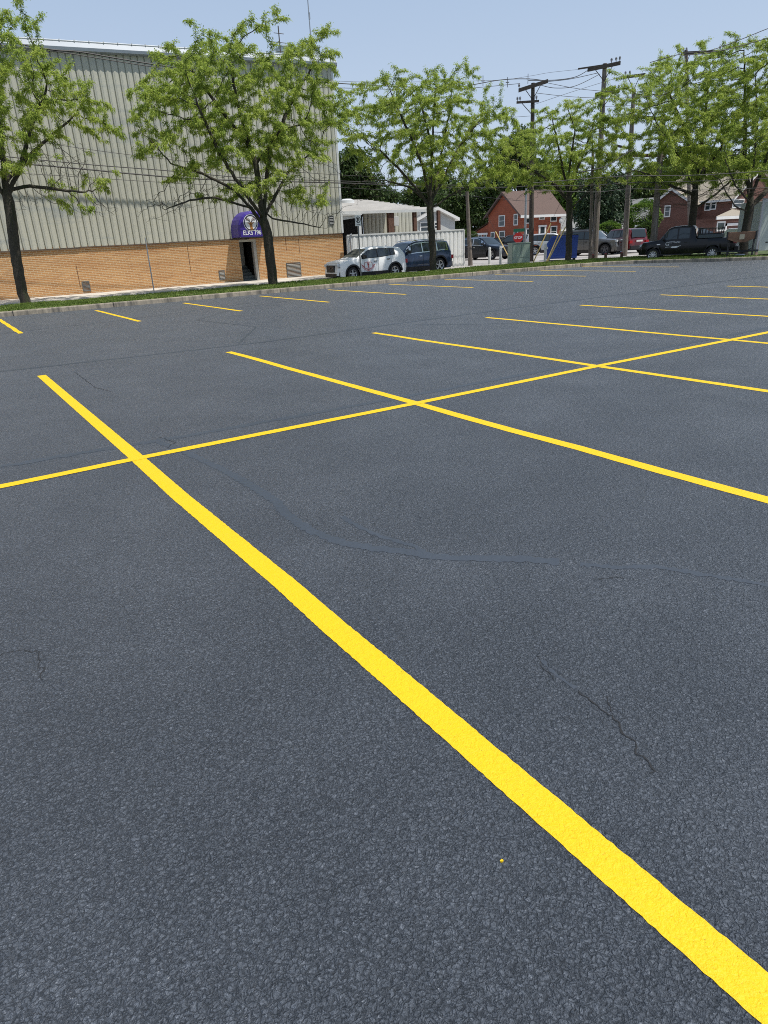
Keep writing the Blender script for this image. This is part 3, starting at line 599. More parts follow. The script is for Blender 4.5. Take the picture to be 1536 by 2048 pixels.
def gable(root, x0, x1, y0, y1, ze, zr, axis, wall, roof, oh=.35, z0=-.15, hip=0., fascia=wtrim, nm='wall'):
    b = MB(); b.box(x0, y0, z0, x1, y1, ze)
    if axis == 'y' and hip <= 0:
        xm = (x0+x1)/2
        for y in (y0, y1): b.quad((x0, y, ze), (x1, y, ze), (xm, y, zr))
    elif axis == 'x' and hip <= 0:
        ym = (y0+y1)/2
        for x in (x0, x1): b.quad((x, y0, ze), (x, y1, ze), (x, ym, zr))
    place(b.build(nm, wall, recalc=False), root)
    b = MB(); th = .14
    X0, X1, Y0, Y1 = x0-oh, x1+oh, y0-oh, y1+oh
    if axis == 'y':
        xm = (x0+x1)/2; sl = (zr-ze)/(xm-x0); zl = ze-oh*sl
        A = [(X0, Y0, zl), (xm, Y0+hip, zr), (X1, Y0, zl), (X0, Y1, zl), (xm, Y1-hip, zr), (X1, Y1, zl)]
    else:
        ym = (y0+y1)/2; sl = (zr-ze)/(ym-y0); zl = ze-oh*sl
        A = [(X0, Y0, zl), (X0+hip, ym, zr), (X0, Y1, zl), (X1, Y0, zl), (X1-hip, ym, zr), (X1, Y1, zl)]
    F = [(0, 1, 4, 3), (1, 2, 5, 4)]+([(0, 2, 1), (3, 4, 5)] if hip > 0 else [])
    i = len(b.v); b.v += [(p[0], p[1], p[2]+th) for p in A]; b.f += [tuple(i+k for k in f) for f in F]
    rf = place(b.build('roof', roof, recalc=False), root)
    b = MB(); i = len(b.v); b.v += [(p[0], p[1], p[2]+th-.004) for p in A]+[(p[0], p[1], p[2]-.10) for p in A]
    edges = [(0, 1), (1, 2), (0, 3), (2, 5), (3, 4), (4, 5)] if hip <= 0 else [(0, 2), (2, 5), (5, 3), (3, 0)]
    for e in edges: b.f.append((i+e[0], i+e[1], i+6+e[1], i+6+e[0]))
    b.f += [tuple(i+6+k for k in f) for f in F[:2]]
    q = b.build('fascia', fascia, recalc=False); place(q, root)
    return rf
D1 = 100.
hc = dp(1040, 493, D1); hx, hy = hc.x, hc.y
hr = empty('red_lap_sided_house', (hx+5, hy+5, 0), 0, 'two storey red wooden house with brown shingle roof behind the parked cars', 'house')
zE = dp(1040, 426, D1).z; wX = yp(1123, 420, hy).x-hx; hy1 = xp(977, 440, hx).y; ymid = (hy+hy1)/2; zR = xp(1009, 386, hx).z; oh = .55; sl = (zR-zE)/(ymid-hy)
b = MB(); b.box(hx, hy, -.15, hx+wX, hy1, zE); b.quad((hx, hy, zE), (hx, hy1, zE), (hx, ymid, zR-.02)); place(b.build('wall', redlap, recalc=False), hr)
rx = yp(1098, 378, ymid).x
P0, P1, P2, P3 = (hx-oh, hy-oh, zE-oh*sl), (hx-oh, ymid, zR), (hx-oh, hy1+oh, zE-oh*sl), (rx, ymid, zR+.25)
P4, P5 = (hx+wX+oh, hy-oh, zE-oh*sl), (hx+wX+oh, hy1+oh, zE-oh*sl)
b = MB(); up = lambda p: (p[0], p[1], p[2]+.16); b.quad(up(P0), up(P4), up(P3), up(P1)); b.quad(up(P1), up(P3), up(P5), up(P2)); b.quad(up(P4), up(P5), up(P3)); place(b.build('roof', shingle, recalc=False), hr)
b = MB()
for p, q in ((P0, P1), (P1, P2)): b.quad((p[0]-.01, p[1], p[2]+.15), (q[0]-.01, q[1], q[2]+.15), (q[0]-.01, q[1], q[2]-.12), (p[0]-.01, p[1], p[2]-.12))
place(b.build('rake_board', mat('brown rake board', (.10, .06, .05), rough=.7), recalc=False), hr)
b = MB(); b.box(hx-oh, hy-oh-.03, P0[2]-.18, hx+wX+oh, hy-oh+.0, P0[2]+.15); b.box(hx+wX+oh, hy-oh, P0[2]-.18, hx+wX+oh+.03, hy1+oh, P0[2]+.15); b.quad((hx-oh, hy-oh, P0[2]-.15), (hx+wX+oh, hy-oh, P0[2]-.15), (hx+wX+oh, hy, P0[2]-.15), (hx-oh, hy, P0[2]-.15)); place(b.build('eave_fascia', wtrim, recalc=False), hr)
# lean-to wing on the far side
wy = hy1+.02; wyl = xp(945, 470, hx).y; zl0 = xp(946, 467, hx).z; zl1 = xp(977, 446, hx).z
b = MB(); b.box(hx+.3, wy, -.15, hx+7, wyl, zl0); b.quad((hx+.3, wy, zl0), (hx+.3, wyl, zl0), (hx+.3, wy, zl1)); place(b.build('wing_wall', redlap, recalc=False), hr)
b = MB(); b.quad((hx-.1, wy, zl1+.1), (hx+2.6, wy, zl1+.9), (hx+5, wyl, zl0+.8), (hx-.1, wyl+.4, zl0-.02)); place(b.build('wing_roof', shingle, recalc=False), hr)
b = MB(); b.box(hx-.16, wy, zl0-.25, hx-.1, wyl+.4, zl0-.0); place(b.build('wing_fascia', wtrim), hr)
def wpx(root, face, c, xa, ya, xb, yb, bars=1, fr=.12):
    A = xp(xa, ya, c) if face == '-x' else yp(xa, ya, c); B = xp(xb, yb, c) if face == '-x' else yp(xb, yb, c)
    u0, u1 = ((A.y, B.y) if face == '-x' else (A.x, B.x)); u0, u1 = min(u0, u1), max(u0, u1)
    return win(root, face, c, min(A.z, B.z)+fr, (u0+u1)/2, max(.3, u1-u0-2*fr), max(.4, abs(A.z-B.z)-2*fr), fr, bars)
for q in ((1051.5, 427, 1061, 447), (1078, 424, 1089, 439), (1101, 423, 1113, 443), (1052, 457, 1061, 480), (1101, 452, 1113, 475)): wpx(hr, '-y', hy-.003, *q)
A = yp(1077, 454, hy); B_ = yp(1090.5, 481, hy); b = MB(); z0 = B_.z; b.box(A.x, hy-.10, z0, A.x+.28, hy-.003, A.z); b.box(B_.x-.28, hy-.10, z0, B_.x, hy-.003, A.z); b.box(A.x-.1, hy-.14, A.z, B_.x+.1, hy-.003, A.z+.22); place(b.build('door_surround', wtrim), hr); place(MB().box(A.x+.28, hy-.05, z0, B_.x-.28, hy-.004, A.z).build('front_door', pane), hr)
for q in ((998, 431, 1010, 453), (1028, 428, 1036, 450.5), (999, 462, 1010, 485), (1028, 459, 1036, 483), (982, 464, 989.5, 487)): wpx(hr, '-x', hx-.003, *q)
for q in ((957, 469, 964, 480), (968, 468, 974, 485)): wpx(hr, '-x', hx+.297, *q)
b = MB(); q = yp(1123, 441, hy-.5); b.lathe([(0, 0), (.2, .02), (.38, .1)], 16, (q.x, hy-.5, q.z), 'y'); place(b.build('satellite_dish', wsiding, recalc=False), hr)

# pale gabled house behind the third tree
h2 = dp(862, 470, 62)
pr = empty('pale_gabled_house', (h2.x+3, h2.y+3, 0), 0, 'small pale house with grey gables and white trim behind the canopy posts', 'house')
zz = dp(862, 438, 62).z
gable(pr, h2.x-1.5, h2.x+2.6, h2.y, h2.y+7, zz, dp(850, 418, 62).z, 'y', wsiding, shingleg, .3)
for q in ((839, 444, 857, 464), (868, 443, 876, 459)): wpx(pr, '-y', h2.y-.003, *q, fr=.1)
A = yp(848, 430, h2.y); win(pr, '-y', h2.y-.003, zz+.15, A.x, .8, .7, .08, 0)
# grey roofed bungalow right of the red house
h3 = dp(1168, 460, 112)
gr_ = empty('grey_roofed_bungalow', (h3.x, h3.y, 0), 0, 'low house with plain grey roof just right of the red house', 'house')
zz = dp(1160, 457, 112).z; gable(gr_, h3.x-5.5, h3.x+2.5, h3.y, h3.y+8, zz, dp(1150, 434, 114).z, 'x', wsiding, shingleg, .3)
wpx(gr_, '-y', h3.y-.003, 1157, 458, 1163, 468)
# brick garage with white gable edge
h4 = dp(1252, 470, 92)
gg = empty('brick_garage', (h4.x, h4.y, 0), 0, 'small brick garage with white edged dark gable seen left of the black truck', 'garage')
zz = dp(1262, 452, 92).z; gable(gg, h4.x-3.4, h4.x+1.7, h4.y-1.5, h4.y+4.5, zz, dp(1252, 436, 92).z, 'x', brickh, shingleg, .45)
wpx(gg, '-x', h4.x-3.403, 1237, 455, 1243, 465)
# grey roofed house behind the shrub
h5 = dp(1290, 470, 118)
g5 = empty('steep_grey_roof_house', (h5.x, h5.y, 0), 0, 'house with broad grey shingle roof sloping behind the leafy shrub and a pole', 'house')
zz = dp(1262, 441, 118).z; gable(g5, h5.x-3, h5.x+8, h5.y-6, h5.y+9, zz, dp(1300, 398, 122).z, 'y', brickd, shingleg, .4, hip=3)
# dark brick house with gable, then the orange lit right part
D6 = 96.
c6 = dp(1457, 470, D6); bx6, by6 = c6.x, c6.y
bh = empty('brick_house', (bx6+4, by6+6, 0), 0, 'large two storey brick house with white windows behind the black truck', 'house')
zE6 = xp(1440, 398, bx6).z; YL = xp(1310, 440, bx6).y
gable(bh, bx6, bx6+10, by6, YL, zE6, zE6+3.2, 'y', brickd, shinglet, .35, hip=0)
Ym = xp(1372, 380, bx6).y; zg = xp(1372, 376, bx6).z
b = MB(); ya_, yb_ = xp(1402, 420, bx6).y, YL+.05; zl_ = xp(1312, 412, bx6).z
b.quad((bx6-1.2, ya_, 0), (bx6-1.2, yb_, 0), (bx6-1.2, yb_, zl_), (bx6-1.2, (ya_+yb_)/2, zg), (bx6-1.2, ya_, zl_)); b.quad((bx6-1.2, ya_, 0), (bx6+4, ya_, 0), (bx6+4, ya_, zl_), (bx6-1.2, ya_, zl_)); b.quad((bx6-1.2, yb_, 0), (bx6+4, yb_, 0), (bx6+4, yb_, zl_), (bx6-1.2, yb_, zl_))
place(b.build('gable_wall', brickd, recalc=False), bh)
b = MB(); ym_ = (ya_+yb_)/2
b.quad((bx6-1.6, yb_+.4, zl_-.25), (bx6-1.6, ym_, zg+.14), (bx6+6, ym_, zg+.14), (bx6+6, yb_+.4, zl_-.25)); b.quad((bx6-1.6, ya_-.4, zl_-.25), (bx6-1.6, ym_, zg+.14), (bx6+6, ym_, zg+.14), (bx6+6, ya_-.4, zl_-.25)); place(b.build('gable_roof', shinglet, recalc=False), bh)
b = MB(); X = bx6-1.6
for s_ in (yb_+.4, ya_-.4): b.quad((X-.01, s_, zl_-.28), (X-.01, ym_, zg+.12), (X-.01, ym_, zg-.2), (X-.01, s_, zl_-.60))
place(b.build('white_bargeboard', wtrim, recalc=False), bh)
for q in ((1330, 411, 1340, 434),): wpx(bh, '-x', bx6-1.203, *q, fr=.14)
for q in ((1411, 402, 1421, 421), (1423, 400, 1432, 419), (1384, 405, 1390, 424)): wpx(bh, '-x', bx6-.003, *q, fr=.12)
for q in ((1466, 398, 1486, 416),): wpx(bh, '-y', by6-.003, *q, fr=.14)
# porch roof and garage on the right part
py_ = by6-3.5; A = yp(1432, 433, py_); B_ = yp(1500, 425, py_)
b = MB(); zt = yp(1470, 417, by6).z
b.quad((A.x, py_, A.z), (A.x+8, py_, A.z), (A.x+8, by6-.01, zt), (bx6+.3, by6-.01, zt)); place(b.build('porch_roof', shinglet, recalc=False), bh)
b = MB(); b.box(A.x+.02, py_-.12, A.z-.32, A.x+8, py_-.01, A.z-.01); b.box(A.x+2.2, py_+.1, A.z-1.0, A.x+8, py_+.18, A.z-.75); b.box(A.x+2.2, py_+.1, -.1, A.x+2.45, py_+.18, A.z-.75); place(b.build('garage_trim', wtrim), bh)
b = MB(); b.box(A.x+.4, py_+.2, -.15, A.x+8, by6-.02, A.z-.2); place(b.build('garage_wall', brickd), bh)
wpx(bh, '-y', py_+.19, 1434, 443, 1448, 462, 0, .16)
# house further right, mostly roof
h7 = dp(1545, 470, 104)
g7 = empty('tan_roofed_house', (h7.x, h7.y, 0), 0, 'house with tan shingle roof at the right edge behind the white box body', 'house')
gable(g7, h7.x-4, h7.x+9, h7.y-2, h7.y+9, dp(1530, 428, 104).z, dp(1530, 392, 106).z, 'x', brickh, shinglet, .4)

# ------------------------------------------------------------------ small street things
def signpost(base, top, r, m, lab, cat, nm):
    o = empty(nm, base, 0, lab, cat); b = MB(); b.tube([(0, 0, -.1), (0, 0, top-base[2])], r, 8); b.build('post', m, o); return o
SY = 25.0
a = yp(722, 552, 24.6); t = yp(722, 430, 24.6)
ns = empty('no_parking_sign', (a.x, 24.6, -.08), 0, 'white no parking sign with circled P on a grey post before the white car', 'sign')
hh = t.z+.08
b = MB(); b.box(-.03, -.015, 0, .03, .015, hh); b.build('post', mat('sign post steel', (.16, .17, .17), rough=.5, metal=.5), ns)
sw, shh = .17, .49
b = MB(); b.box(-sw, -.035, hh-shh, sw, -.016, hh); pl = b.build('sign_plate', bronze_sign, ns)
b = disc(0, hh-.21, .115, .145, -.04, 32); b.build('prohibition_ring', dark, pl, recalc=False)
tb = text_mb('P', .27, .001, .008); tr(tb, lambda p: Vector((p.x, -.038-p.z, p.y+hh-.31))); tb.build('sign_letter', dark, pl, recalc=False)
b = MB(); b.tube([(-.09, -.042, hh-.12), (.09, -.042, hh-.30)], .012, 4); b.build('slash', dark, pl)
MB().box(-.11, -.039, hh-.45, .11, -.037, hh-.42).build('arrow_line', dark, pl)
tr_ = yp(295, 475, 24.9); a = yp(310, 577, 24.9)
pp = empty('bare_sign_post', (yp(306, 570, 24.9).x, 24.9, 0), 0, 'thin grey steel post seen edge on before the brick wall', 'post')
b = MB(); b.box(-.02, -.02, -.1, .02, .02, tr_.z-.3); b.build('post', steel, pp); MB().box(-.012, -.03, tr_.z-.42, .012, -.021+.06, tr_.z).build('sign_edge', steel, pp)

# street name and stop sign on a slim pole in front of the red house
sp = dp(1049, 505, 62); tz = dp(1049, 375, 62).z
so = empty('street_sign_pole', (sp.x, sp.y, -.08), 0, 'slim steel pole with green street name blades and red stop sign before the red house', 'sign')
b = MB(); b.tube([(0, 0, 0), (0, 0, tz)], [.11, .08], 8); b.build('pole', steel, so)
fa = math.atan2(CAM[1]-sp.y, CAM[0]-sp.x)+math.pi/2
def faced(b): return tr(b, lambda p: Matrix.Rotation(fa, 3, 'Z') @ p)
zs = dp(1043, 473, 62).z
b = MB(); b.prism([(-.55+.42*math.cos(math.pi/8+k*math.pi/4), zs+.42*math.sin(math.pi/8+k*math.pi/4)) for k in range(8)], 'y', -.16, -.13); faced(b); st = b.build('stop_sign', signr, so)
b = text_mb('STOP', .27, .002, .006); tr(b, lambda p: Vector((p.x-.55, -.165-p.z, p.y+zs-.09))); faced(b); b.build('stop_lettering', whitep, st, recalc=False)
zs = dp(1043, 458, 62).z
b = MB(); b.box(-.95, -.15, zs-.12, -.05, -.13, zs+.12); faced(b); b.build('street_name_sign', signg, so)
# white bollards
bolg = 'white bollards by the green transformer'
for i, (x, y0, y1, lb) in enumerate(((979, 526, 494, 'white bollard left of its pair, in front of the dark SUV grille'), (1001, 526, 493, 'white bollard right of its pair, nearer the green transformer'), (1055, 524, 484, 'white bollard hugging the right side of the green transformer'), (1090, 522, 488, 'white bollard standing alone between pole and blue container'))):
    g = gp(x, y0, 0); o = empty('bollard', (g.x, g.y, -.08), 0, lb, 'bollard', bolg); D = math.hypot(g.x-CAM[0], g.y-CAM[1]); h = dp(x, y1, D).z+.08
    b = MB(); b.lathe([(.0, h), (.06, h-.01), (.085, h-.05), (.085, 0)], 14); b.build('bollard_post', bulb, o, smooth='angle'); b = MB(); b.lathe([(.087, h-.14), (.09, h-.13), (.09, h-.09), (.087, h-.08)], 14); b.build('bollard_band', white_p, o)
# transformer
g = gp(1040, 527, 0); D = math.hypot(g.x-CAM[0], g.y-CAM[1]); h = dp(1040, 487, D).z+.08; ra = math.atan2(g.y-CAM[1], g.x-CAM[0])-math.pi/2+.30
tf = empty('pad_transformer', (g.x+.3, g.y+.45, -.08), ra, 'green metal utility cabinet with double doors on a concrete pad', 'utility cabinet')
wd = .56
MB().box(-wd-.1, -.65, -.02, wd+.1, .65, .08).build('concrete_pad', walkm, tf)
MB().box(-wd, -.5, .08, wd, .5, h).build('cabinet_body', greenbox, tf, bevel=.015)
MB().box(-wd-.03, -.54, h+.002, wd+.03, .53, h+.05).build('cabinet_lid', greenbox, tf, bevel=.01)
for s_ in (-1, 1): MB().box(min(.012*s_, (wd-.03)*s_), -.525, .42, max(.012*s_, (wd-.03)*s_), -.502, h-.05).build('cabinet_door', greenbox, tf, bevel=.005)
MB().box(-.035, -.56, h*.55, .0, -.527, h*.55+.12).build('door_latch', steel, tf)
MB().box(-wd+.02, -.52, .14, wd-.02, -.502, .38).build('lower_panel', greenbox, tf, bevel=.004)
# blue container
g = gp(1128, 519, 0); D = math.hypot(g.x-CAM[0], g.y-CAM[1])+.6; h = dp(1128, 472, D).z+.1; ra = math.atan2(g.y-CAM[1], g.x-CAM[0])-math.pi/2
bc = empty('waste_container', (g.x+.9, g.y+1.1, -.08), ra, 'dark blue steel waste container with sloping left end behind a tree trunk', 'container')
wd = 57/FPX*D/2
b = MB(); b.prism([(-wd, .12), (wd*.96, .12), (wd, h), (-wd*.62, h), (-wd*.97, h*.66)], 'y', -.75, .75); b.build('container_body', bluebox, bc, bevel=.02)
b = MB()
b.box(-wd*.97, -.80, .20, wd*.98, -.755, .28); b.box(-wd*.58, -.79, h-.12, wd*1.01, -.755, h-.04)
b.build('rim_rail', bluebox, bc); MB().box(-wd*.98, -.83, .74, -wd*.84, -.757, .88).build('lift_pocket', trimm, bc)
for s_ in (-1, 1):
    for y in (-.6, .6): MB().lathe([(0, -.05), (.10, -.05), (.10, .05), (0, .05)], 12, (s_*wd*.8, y, .10), 'y').build('castor', rubber, bc)
b = MB(); b.box(-wd*.6, -.74, h+.002, wd*.99, .74, h+.05); b.build('lid', dark, bc, bevel=.01)
# brown stub posts
for i, (x, y0, y1) in enumerate(((1186, 516, 509), (1211, 515, 507), (1243, 513, 505))):
    g = gp(x, y0, .1); o = empty('stub_post', (g.x, g.y, .0), 0, ('short brown stub post at the foot of the tall pole by the bronze SUV', 'short brown stub post standing between two utility poles', 'short brown stub post at the foot of the pole hiding the red SUV')[i], 'post', 'short stub posts along the verge')
    D = math.hypot(g.x-CAM[0], g.y-CAM[1]); h = dp(x, y1, D).z; MB().lathe([(0, h), (.07, h-.01), (.085, h-.04), (.085, -.08)], 12).build('stub', brownp, o, smooth='angle'); MB().lathe([(0, h+.02), (.06, h+.018), (.065, h)], 12).build('cap', redp, o)
# small sign beyond the shrub
q = dp(1274, 470, 70); tz = dp(1274, 448, 70).z
o = empty('small_white_sign', (q.x, q.y, -.08), 0, 'small pale sign on a thin post near the clipped hedge', 'sign'); b = MB(); b.tube([(0, 0, 0), (0, 0, tz)], .03, 6); b.build('post', steel, o); b = MB(); b.box(-.26, -.06, tz-.72, .26, -.04, tz); faced(b); b.build('sign_plate', bronze_sign, o)

# ------------------------------------------------------------------ utility poles
poles = {}
def pole(key, x, yb, ytop, zb=None, r=.16, label='', m=wood, arms=(), D=None, lean=0):
    g = gp(x, yb, .05)
    if D: g = dp(x, yb, D)
    D = math.hypot(g.x-CAM[0], g.y-CAM[1]); t = ytop; T = dp(t[0], t[1], D)
    o = empty('utility_pole', (g.x, g.y, -.1), 0, label, 'utility pole', 'timber utility poles along the street')
    # lean shown by the photo is part of the pole
    top = Vector((T.x-g.x, T.y-g.y, T.z+.1)); top.x *= 1; b = MB(); n = 6
    b.tube([Vector((0, 0, 0)).lerp(top, k/n) for k in range(n+1)], [r*(1-.35*k/n) for k in range(n+1)], 12); b.build('pole_shaft', m, o, smooth='angle')
    poles[key] = (o, g, top, D); return o
def arm(key, pa, pb, wdt=.11, m=wooddk, ins=(), brace=True, deep=0.):
    o, g, top, D = poles[key]; A = dp(pa[0], pa[1], D)-o.location; B_ = dp(pb[0], pb[1], D+deep)-o.location
    mid = (A+B_)/2; d = (B_-A).normalized(); b = MB(); u = Vector((0, 0, 1)); n = d.cross(u).normalized(); h = wdt
    ax = -n if (-n).dot(Vector(CAM)-g) > 0 else n
    pts = []
    b.v = [tuple(p+ax*s1*.06+ax*.16+u*s2*h/2) for p in (A, B_) for s1, s2 in ((-1, -1), (1, -1), (1, 1), (-1, 1))]
    b.f = [(0, 1, 2, 3), (7, 6, 5, 4), (0, 4, 5, 1), (1, 5, 6, 2), (2, 6, 7, 3), (3, 7, 4, 0)]; ar = b.build('crossarm', m, o)
    for k in ins:
        P = A.lerp(B_, k)+ax*.16+u*h/2; b = MB(); b.lathe([(.02, 0), (.02, .08), (.07, .10), (.05, .14), (.07, .17), (.04, .24), (0, .25)], 10, tuple(P)); q = b.build('insulator', ceram, ar, smooth='angle')
    if brace:
        c = top*((mid.z)/top.z) if top.z else mid
        c = Vector((c.x, c.y, mid.z))
        for k in (.22, .78):
            P = A.lerp(B_, k)+ax*.2; b = MB(); b.tube([P-u*.03, Vector((c.x, c.y, mid.z-.75))+ax*.16], .022, 5); b.build('brace', m, o)
    return A+o.location+ax*.16, B_+o.location+ax*.16
pole('a', 1062, 519, (1066, 166), r=.17, label='dark utility pole with tilted top arm beside the green transformer', m=wooddk)
ea = [arm('a', (1037, 182), (1096, 163), .2, ins=(.02,)), arm('a', (1033, 206), (1078, 203), .12, ins=(.04, .16, .88))]
pole('b', 1189, 514, (1210, 127), r=.2, label='tallest utility pole with double crossarms left of the red SUV')
eb = [arm('b', (1175, 141), (1241, 127), .19, ins=(.72, .86, .97)), arm('b', (1190, 190), (1239, 183), .17, ins=(.6, .8, .95))]
eb2 = arm('b', (1156, 139), (1210, 131), .07, brace=False)
pole('c', 1249, 508, (1268, 178), r=.19, label='utility pole carrying the platform beams in front of the red SUV')
ec = [arm('c', (1246, 156), (1290, 150), .15, ins=(.1, .3)), arm('c', (1258, 232), (1330, 240), .2, brace=False, ins=(.26, .48)), arm('c', (1212, 310), (1330, 312), .2, brace=False, m=brownp), arm('c', (1233, 292), (1262, 298), .14, brace=False)]
pole('d', 1306, 500, (1327, 232), r=.2, label='pale weathered utility pole standing behind the front of the black truck', D=44)
pole('e', 941, 527, (934, 383), r=.15, label='short grey utility pole at the end of the white fence', m=wood)
pole('f', 1385, 470, (1372, 100), r=.18, label='far utility pole almost hidden in the crown above the truck', D=60)
ef = [arm('f', (1362, 108), (1448, 104), .2, ins=(.05, .12, .9)), ]
pole('g', 1181, 508, (1186, 300), r=.12, label='slim darker pole directly behind the tallest utility pole', D=47)
for i, (a_, c_, lb) in enumerate((((999, 523), (976, 450), 'yellow guy wire guard leaning left beside the green transformer'), ((1066, 526), (1102, 446), 'thin yellow guy wire guard between dark pole and white SUV'), ((1092, 526), (1122, 458), 'left one of two parallel yellow guy guards before the blue container'), ((1093, 527), (1131, 454), 'right one of two parallel yellow guy guards before the blue container'))):
    if i == 0: a_ = (1021, 521); c_ = (991, 463)
    A = gp(*a_, -.08); D = math.hypot(A.x-CAM[0], A.y-CAM[1]); B_ = dp(*c_, D+.5)
    o = empty('guy_guard', A, 0, lb, 'guy guard', 'yellow guy wire guards'); b = MB(); b.tube([(0, 0, 0), B_-A], .035, 8); b.build('guard_tube', yellowg, o)
    T = {0: ea[1][0], 1: ea[1][1], 2: eb[0][0], 3: eb[0][1]}[i]; tp = poles['a' if i < 2 else 'b']; 
    P = tp[1]+tp[2]*.55; d = (B_-A).normalized(); E_ = A+d*((P.z-A.z)/d.z); b = MB(); b.tube([B_-A, E_-A], .008, 4); b.build('guy_wire', wire, o)
# ------------------------------------------------------------------ cables
WG = 'overhead cables strung between the utility poles'
def cable(pts, r, label, n=24, sag=0.):
    P = [Vector(p) for p in pts]; out = []
    if len(P) == 2:
        out = [P[0].lerp(P[1], k/n)-Vector((0, 0, sag*4*(k/n)*(1-k/n))) for k in range(n+1)]
    else:
        for i in range(len(P)-1):
            p0, p1, p2, p3 = P[max(i-1, 0)], P[i], P[i+1], P[min(i+2, len(P)-1)]
            for k in range(8):
                t = k/8; out.append(.5*((2*p1)+(-p0+p2)*t+(2*p0-5*p1+4*p2-p3)*t*t+(-p0+3*p1-3*p2+p3)*t**3))
        out.append(P[-1])
    o0 = out[0].copy(); b = MB(); b.tube([p-o0 for p in out], r, 5, cap=False); o = b.build('overhead_cable', wire, recalc=False); o.location = o0
    return tag(o, label, 'cable', WG)
WY = 28.7
def wl(pts, r, lb, Y=WY): return cable([yp(x, y, Y) for x, y in pts], r, lb)
wl([(-60, 72), (0, 80), (60, 92), (110, 100), (160, 104), (230, 116), (290, 126), (400, 143)], .028, 'upper of the cables crossing the hall eave at the left edge')
wl([(-60, 84), (60, 96), (140, 107), (230, 122), (330, 137), (430, 150)], .02, 'lower cable crossing just under the hall eave at upper left')
wl([(-60, 262), (165, 297), (330, 318), (500, 336), (680, 350), (850, 356), (1066, 358)], .012, 'thin cable crossing the middle of the ribbed siding')
wl([(-60, 306), (165, 328), (330, 341), (500, 356), (680, 362), (941, 372)], .02, 'heavier cable low across the ribbed siding')
wl([(-60, 318), (165, 338), (280, 349), (420, 359), (680, 366), (941, 376), (1062, 372)], .03, 'thickest dark cable low across the ribbed siding')
wl([(-60, 342), (100, 350), (280, 362), (430, 370), (680, 375), (941, 392)], .011, 'lowest thin cable across the ribbed siding')
wl([(640, 164), (730, 170), (800, 173), (900, 176), (1000, 160), (1060, 158), (1096, 163)], .022, 'thick cable with spacers between third tree top and the dark pole')
wl([(640, 175), (730, 177), (830, 180), (930, 177), (1040, 167)], .014, 'second cable below the thick spaced cable over the third tree')
wl([(600, 158), (730, 164), (880, 163), (1000, 160), (1060, 152), (1100, 145), (1156, 139)], .008, 'faint upper cable rising from the third tree to the tallest pole')
wl([(560, 244), (680, 250), (780, 247), (940, 240), (1060, 232)], .010, 'thin lone cable right of the hall corner at middle height')
D_ = poles['a'][3]
def wd_(pts, r, lb, D=33.): return cable([dp(x, y, D+k) for k, (x, y) in enumerate(pts)], r, lb)
wd_([(1057, 161), (1110, 160), (1150, 154), (1175, 141)], .014, 'cable sagging from dark pole arm to the left tip of tallest pole arm')
wd_([(1096, 163), (1140, 158), (1195, 146)], .012, 'cable from dark pole arm to the middle of tallest pole arm')
wd_([(1080, 170), (1110, 176), (1150, 172), (1200, 148)], .012, 'deeply sagging cable between dark pole and the tallest pole')
wd_([(1096, 166), (1160, 178), (1230, 184)], .009, 'cable from dark pole arm to the second arm of the tallest pole')
wd_([(1072, 186), (1150, 194), (1240, 196), (1330, 190)], .009, 'thin cable running level below the dark pole top arm')
wd_([(1060, 212), (1140, 185), (1246, 152)], .007, 'thin cable climbing right from dark pole to the hidden arm')
wd_([(1210, 213), (1290, 205), (1380, 160), (1460, 120)], .007, 'thin cable climbing right above the platform beam')
wd_([(1300, 125), (1362, 108), (1430, 98), (1536, 57), (1600, 34)], .014, 'upper cable leaving the picture at the top right')
wd_([(1362, 112), (1448, 100), (1536, 76), (1600, 58)], .014, 'lower cable leaving the picture at the top right')
wd_([(1066, 366), (1190, 356), (1260, 352), (1400, 350), (1560, 340)], .016, 'dark cable through the fourth crown at mid height')
wd_([(1066, 380), (1190, 384), (1260, 378), (1400, 380), (1560, 374)], .012, 'thin level cable above the red house roof')
wd_([(1066, 372), (1190, 370), (1250, 366), (1400, 362), (1560, 356)], .010, 'thin cable between the two level cables over the red house')
wd_([(1155, 345), (1210, 333), (1262, 300)], .022, 'heavy short cable rising to the platform beams')
wd_([(941, 392), (985, 396), (1049, 402), (1062, 398)], .008, 'thin service cable from the short pole past the street sign', 31.)
for k, (x, y) in enumerate(((966, 160), (1015, 163), (1056, 156))):
    q = yp(x, y, WY); o = empty('cable_spacer', q, 0, ('leftmost', 'middle', 'rightmost')[k]+' of three spacers hanging on the thick cable left of the dark pole', 'cable spacer', 'cable spacers'); MB().tube([(0, 0, -.3), (0, 0, .22)], .02, 5).build('spacer_rod', ceram, o); MB().tube([(-.12, 0, -.05), (.12, 0, -.03)], .03, 5).build('spacer_clamp', ceram, o)

